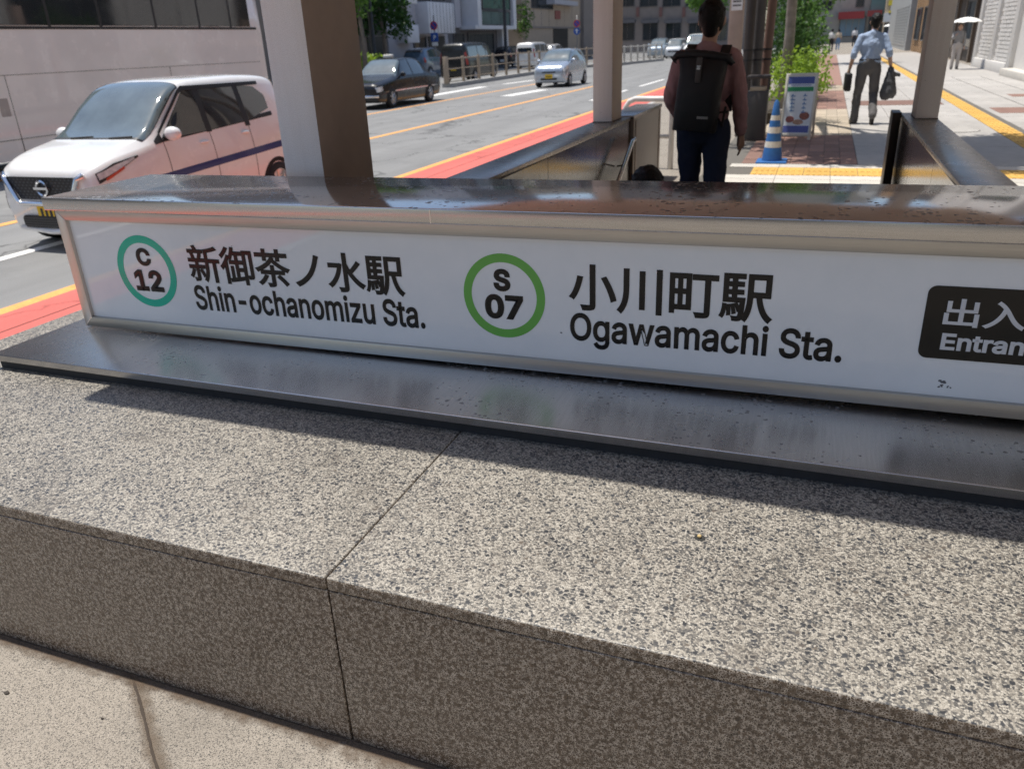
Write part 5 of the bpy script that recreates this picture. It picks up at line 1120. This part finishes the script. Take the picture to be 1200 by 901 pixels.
# --- man in the light blue shirt walking away
P2 = at(1006, 146)
person('man in light blue shirt and grey trousers walking away on the footway', (P2.x+.05, P2.y, 0), R(3), 1.78,
    pose(elL=(-.265, -.05, 1.15), wrL=(-.30, .03, .92), elR=(.275, -.08, 1.16), wrR=(.33, -.03, .94), hpL=(-.095, 0, .92), knL=(-.12, .10, .50), anL=(-.13, .05, .08), toL=(-.16, .21, .04), knR=(.13, .08, .50), anR=(.13, -.24, .19), toR=(.135, -.18, .05), head=(.02, .05, 1.63), pelvis=(.0, .0, .97)),
    cloth('shirt_blue', (.33, .42, .58), .08, .6, 60), cloth('trousers_grey', (.11, .105, .105), .15), 'rolled', .013)
bx_, by_ = P2.x+.05-.315, P2.y+.03+.0
bag = E('briefcase', (bx_, by_, .56), R(3)); tag(bag, 'slim black bag hanging from the left hand of the blue shirted man', 'bag'); MB().box(-.055, .055, -.17, .17, 0, .30).build('bag_body', M_BPK, bag, bev=.03, seg=3); MB().tube([(0, -.09, .29), (0, -.06, .36), (0, .06, .36), (0, .09, .29)], .010, 8).build('handle', M_BPK, bag, smooth=True)
jk = E('folded_jacket', (P2.x+.05+.345, P2.y-.03, .48), R(10)); tag(jk, 'grey jacket held in the right hand of the blue shirted man', 'jacket')
blob('jacket_cloth', [((0, 0, .42), (-.03, 0, .02), .05, .10), ((.02, .03, .40), (.07, .05, .03), .05, .09), ((0, -.05, .36), (.03, -.06, .06), .045, .08), ((0, 0, .38), (.15, .0, .32), .035, .03)], [], .012, cloth('jacket_grey', (.07, .07, .075), .25), jk, 2, .012, 14)
# --- woman with the white parasol by the dark shop front
P3 = at(1112, 82)
M_PARA = mat('parasol_white', (.78, .77, .74), .7, 0, .04)
def parasol(label, loc, r, h):
    p = E('parasol', loc); tag(p, label, 'parasol', 'white parasols'); n = 16; vs = [(0, 0, h)]; fs = []
    for i in range(1, 5):
        for k in range(n): a = 2*math.pi*k/n; rr = r*i/4; vs.append((rr*math.cos(a), rr*math.sin(a), h-.30*r*(i/4)**2-(.03 if i == 4 and k % 2 else 0)))
    for k in range(n): fs.append((0, 1+k, 1+(k+1) % n))
    for i in range(3):
        for k in range(n): fs.append((1+i*n+k, 1+(i+1)*n+k, 1+(i+1)*n+(k+1) % n, 1+i*n+(k+1) % n))
    MB().add(vs, fs).build('canopy', M_PARA, p, smooth=True); MB().tube([(0, 0, h+.06), (0, 0, h-.75)], .008, 8).build('shaft', M_BLACKP, p); MB().tube([(0, 0, h-.75), (0, 0, h-.88)], .014, 8).build('handle', mat('handle_wood', (.2, .12, .06), .5), p)
person('woman in grey top and pale trousers under a parasol by the dark shop', (P3.x+.15, P3.y, 0), R(180), 1.60, pose(elR=(.25, .10, 1.18), wrR=(.16, .22, 1.30)), cloth('top_grey', (.24, .235, .235)), cloth('trousers_pale', (.42, .38, .35)), 'long', .022, 'long', mat('brown_hair', (.03, .018, .012), .5), M_SHOE, None, False, None, False)
parasol('white parasol of the woman by the dark shop front, right of the post', (P3.x+.30, P3.y-.20, 0), .50, 1.80)
def farp(label, px, py, rz, H_, c1, c2, hair='short', hm=None):
    q = at(px, py); person(label, (q.x, q.y, 0), rz, H_, pose(knL=(-.1, .12, .5), anL=(-.1, .12, .08), toL=(-.11, .28, .04), knR=(.1, 0, .5), anR=(.1, -.16, .12), toR=(.11, -.02, .04)), cloth('c_%d' % px, c1), cloth('d_%d' % px, c2), 'rolled', .03, hair, hm, M_SHOE, 'far pedestrians on the footway', False, None, False, 'person', False); return q
farp('distant pedestrian in white top and black trousers beside the shrub', 973, 61, 0, 1.66, (.6, .6, .58), (.015, .015, .018))
farp('distant pedestrian in beige top and blue jeans beside the shrub', 981, 59, 0, 1.62, (.5, .42, .32), (.12, .22, .38))
farp('distant pedestrian in white shirt just left of the blue shirted man', 1000, 55, 0, 1.72, (.62, .62, .64), (.03, .035, .05))
q = farp('distant pedestrian in purple blue top under a white parasol', 1041, 51, R(180), 1.62, (.12, .10, .32), (.10, .09, .09), 'long')
parasol('white parasol farther off, right of the blue shirted man', (q.x, q.y-.1, 0), .75, 1.95)

# ================================================================== footway furniture
M_CBL = mat('cone_blue', (.025, .125, .36), .5, 0, .15, 12, .05, 80, dirt=.35); M_CWH = mat('cone_white', (.58, .57, .53), .55, 0, .15, 14, dirt=.35)
q = at(904, 191); cone = E('traffic_cone', (q.x, q.y, 0)); tag(cone, 'blue traffic cone with white bands beside the sandwich board', 'cone')
MB().box(-.19, .19, -.19, .19, .0, .035).build('base', M_CBL, cone, bev=.012)
cr = lambda z: .125*(1-z/.92)+.008
for z0, z1, m_ in ((.035, .20, M_CBL), (.20, .275, M_CWH), (.275, .375, M_CBL), (.375, .45, M_CWH), (.45, .53, M_CBL), (.53, .59, M_CWH), (.59, .74, M_CBL)):
    o = MB().lathe([(cr(z0), z0), (cr(z1), z1)]+([(.012, .775), (.0, .775)] if z1 > .7 else []), (0, 0, 0), 24, 'z', False).build('cone_body' if m_ is M_CBL else 'reflective_band', m_, cone, smooth=True, auto=40)
q = at(933, 163); ab = E('sandwich_board', (q.x, q.y, 0), R(-8)); tag(ab, 'white framed sandwich board with blue poster on the footway', 'signboard')
M_ABF = mat('board_cream', (.60, .57, .50), .55, 0, .06); hgt = .98; wd = .235
for tilt, y in ((1, -.18), (-1, .18)):
    pn = E('leaf', (0, y, 0), 0, ab); pn.rotation_euler = (R(-10*tilt), 0, 0)
    for x0, x1, z0, z1 in ((-wd, -wd+.035, .03, hgt), (wd-.035, wd, .03, hgt), (-wd+.035, wd-.035, hgt-.04, hgt), (-wd+.035, wd-.035, .06, .10)): MB().box(x0, x1, -.015, .015, z0, z1).build('frame_bar', M_ABF, pn, bev=.004)
    if tilt == 1:
        MB().box(-wd+.035, wd-.035, -.006, .004, .10, hgt-.04).build('poster', mat('poster_paper', (.68, .72, .74), .5, 0, .08, 6), pn)
        for nm, x0, x1, z0, z1, c in (('header_band', -.19, .19, .83, .93, (.06, .09, .30)), ('header_line', -.15, .15, .80, .82, (.3, .34, .5)), ('green_band', -.19, .19, .72, .785, (.02, .25, .09)), ('text_column', -.13, -.06, .42, .69, (.10, .22, .42)), ('text_column', .05, .11, .40, .70, (.10, .22, .42)), ('food_photo', -.17, -.04, .26, .36, (.30, .10, .08)), ('food_photo', .03, .18, .30, .42, (.24, .09, .06)), ('food_photo', -.06, .10, .23, .31, (.42, .26, .18)), ('footer_band', -.19, .19, .115, .215, (.09, .12, .36))):
            if nm == 'text_column':
                for k in range(5): zz = z0+(z1-z0)*k/5; MB().box(x0, x1, -.0085, -.006, zz+.008, zz+.022).build(nm, mat('poster_ink_%d' % int(c[2]*100), c, .5), pn); MB().box(x0+.02, x0+.035, -.0088, -.006, zz+.004, zz+.046).build(nm, mat('poster_ink_%d' % int(c[2]*100), c, .5), pn)
            elif nm == 'food_photo': MB().ell(((x0+x1)/2, -.0065, (z0+z1)/2), (x1-x0)/2, .003, (z1-z0)/2, 16, 8).build(nm, mat('food_%d' % int(c[0]*100), c, .5, 0, .5, 40), pn, smooth=True)
            else: MB().box(x0, x1, -.0085, -.006, z0, z1).build(nm, mat('poster_ink_%d' % int(c[2]*100+c[1]*10), c, .5), pn)
    for x in (-wd+.02, wd-.02): MB().box(x-.02, x+.02, -.02, .02, 0, .035).build('foot', M_ABF, pn)
# poles behind the man
def pole(label, px, y, r, h, m, lean=0):
    X = aty(px, 100, y).x; p = E('street_pole', (X, y, 0)); tag(p, label, 'pole'); p.rotation_euler.y = R(lean)
    MB().lathe([(r*1.5, 0), (r*1.5, .12), (r, .16), (r, h)], (0, 0, 0), 18).build('shaft', m, p, smooth=True, auto=40)
    for z in (1.15, 1.3): MB().lathe([(r*1.08, z), (r*1.08, z+.03)], (0, 0, 0), 18).build('clamp_band', M_BLACKP, p, smooth=True, auto=40)
M_PDK = mat('pole_dark', (.055, .047, .043), .5, .2, .2, 6, .1, 40); M_PBR = mat('pole_brown', (.17, .10, .075), .55, 0, .15, 6)
pole('thick dark steel pole right beside the backpack wearer', 873.5, 13.9, .075, 6, M_PDK); pole('dark grey pole between the thick dark pole and the brown pole', 884.5, 14.1, .085, 6.5, mat('pole_grey', (.085, .08, .078), .5, .2, .2, 6)); pole('reddish brown pole nearest the pale tree trunk', 894, 14.3, .072, 6, M_PBR, 1.2)
q = at(883, 166); bn = E('litter_cabinet', (q.x, q.y+.15, 0)); tag(bn, 'dark metal bin cabinet at the foot of the street poles', 'cabinet')
MB().box(-.155, .155, -.15, .15, .03, .74).build('bin_body', mat('bin_grey', (.075, .07, .066), .5, .3, .15, 5), bn, bev=.012); MB().box(-.165, .165, -.16, .16, .0, .04).build('bin_foot', M_PDK, bn)
MB().box(-.17, .17, -.165, .165, .92, .965).build('bin_hood', M_PDK, bn, bev=.01); MB().box(-.12, .12, -.12, .12, .74, .80).build('ash_tray', mat('sand_tray', (.45, .36, .25), .9), bn, bev=.008)
for sx in (-.15, .15):
    for sy in (-.145, .145): MB().box(sx-.012, sx+.012, sy-.012, sy+.012, .74, .92).build('hood_leg', M_PDK, bn)
# beige service column behind the man
X = aty(862, 40, 19).x; col_ = E('service_column', (X, 19, 0)); tag(col_, 'beige roadside column with a white notice behind the backpack wearer', 'column')
MB().box(-.14, .14, -.15, .15, 0, 3.2).build('column_body', mat('column_beige', (.38, .29, .24), .7, 0, .1, 5), col_, bev=.01); MB().box(-.11, .12, -.158, -.15, 2.02, 2.45).build('notice', M_SGW, col_)
for k in range(4): MB().box(-.08, .09, -.161, -.158, 2.1+k*.08, 2.13+k*.08).build('notice_line', M_DGR, col_)
# white guard pipe beyond the left pier
gp = E('guard_pipe', (-1.83, 10.3, 0)); tag(gp, 'white bent guard pipe standing beyond the end pier', 'guard rail')
MB().tube([(-.55, .1, 0), (-.55, .1, .75), (-.5, .1, .82), (-.42, .1, .85), (-.05, .0, .85), (.03, .0, .82), (.07, .0, .75), (.07, 0, 0)], .035, 12).build('pipe', mat('pipe_white', (.66, .64, .62), .4), gp, smooth=True); MB().tube([(-.55, .1, .4), (.07, 0, .4)], .025, 10).build('cross_pipe', MATS['pipe_white'], gp, smooth=True)
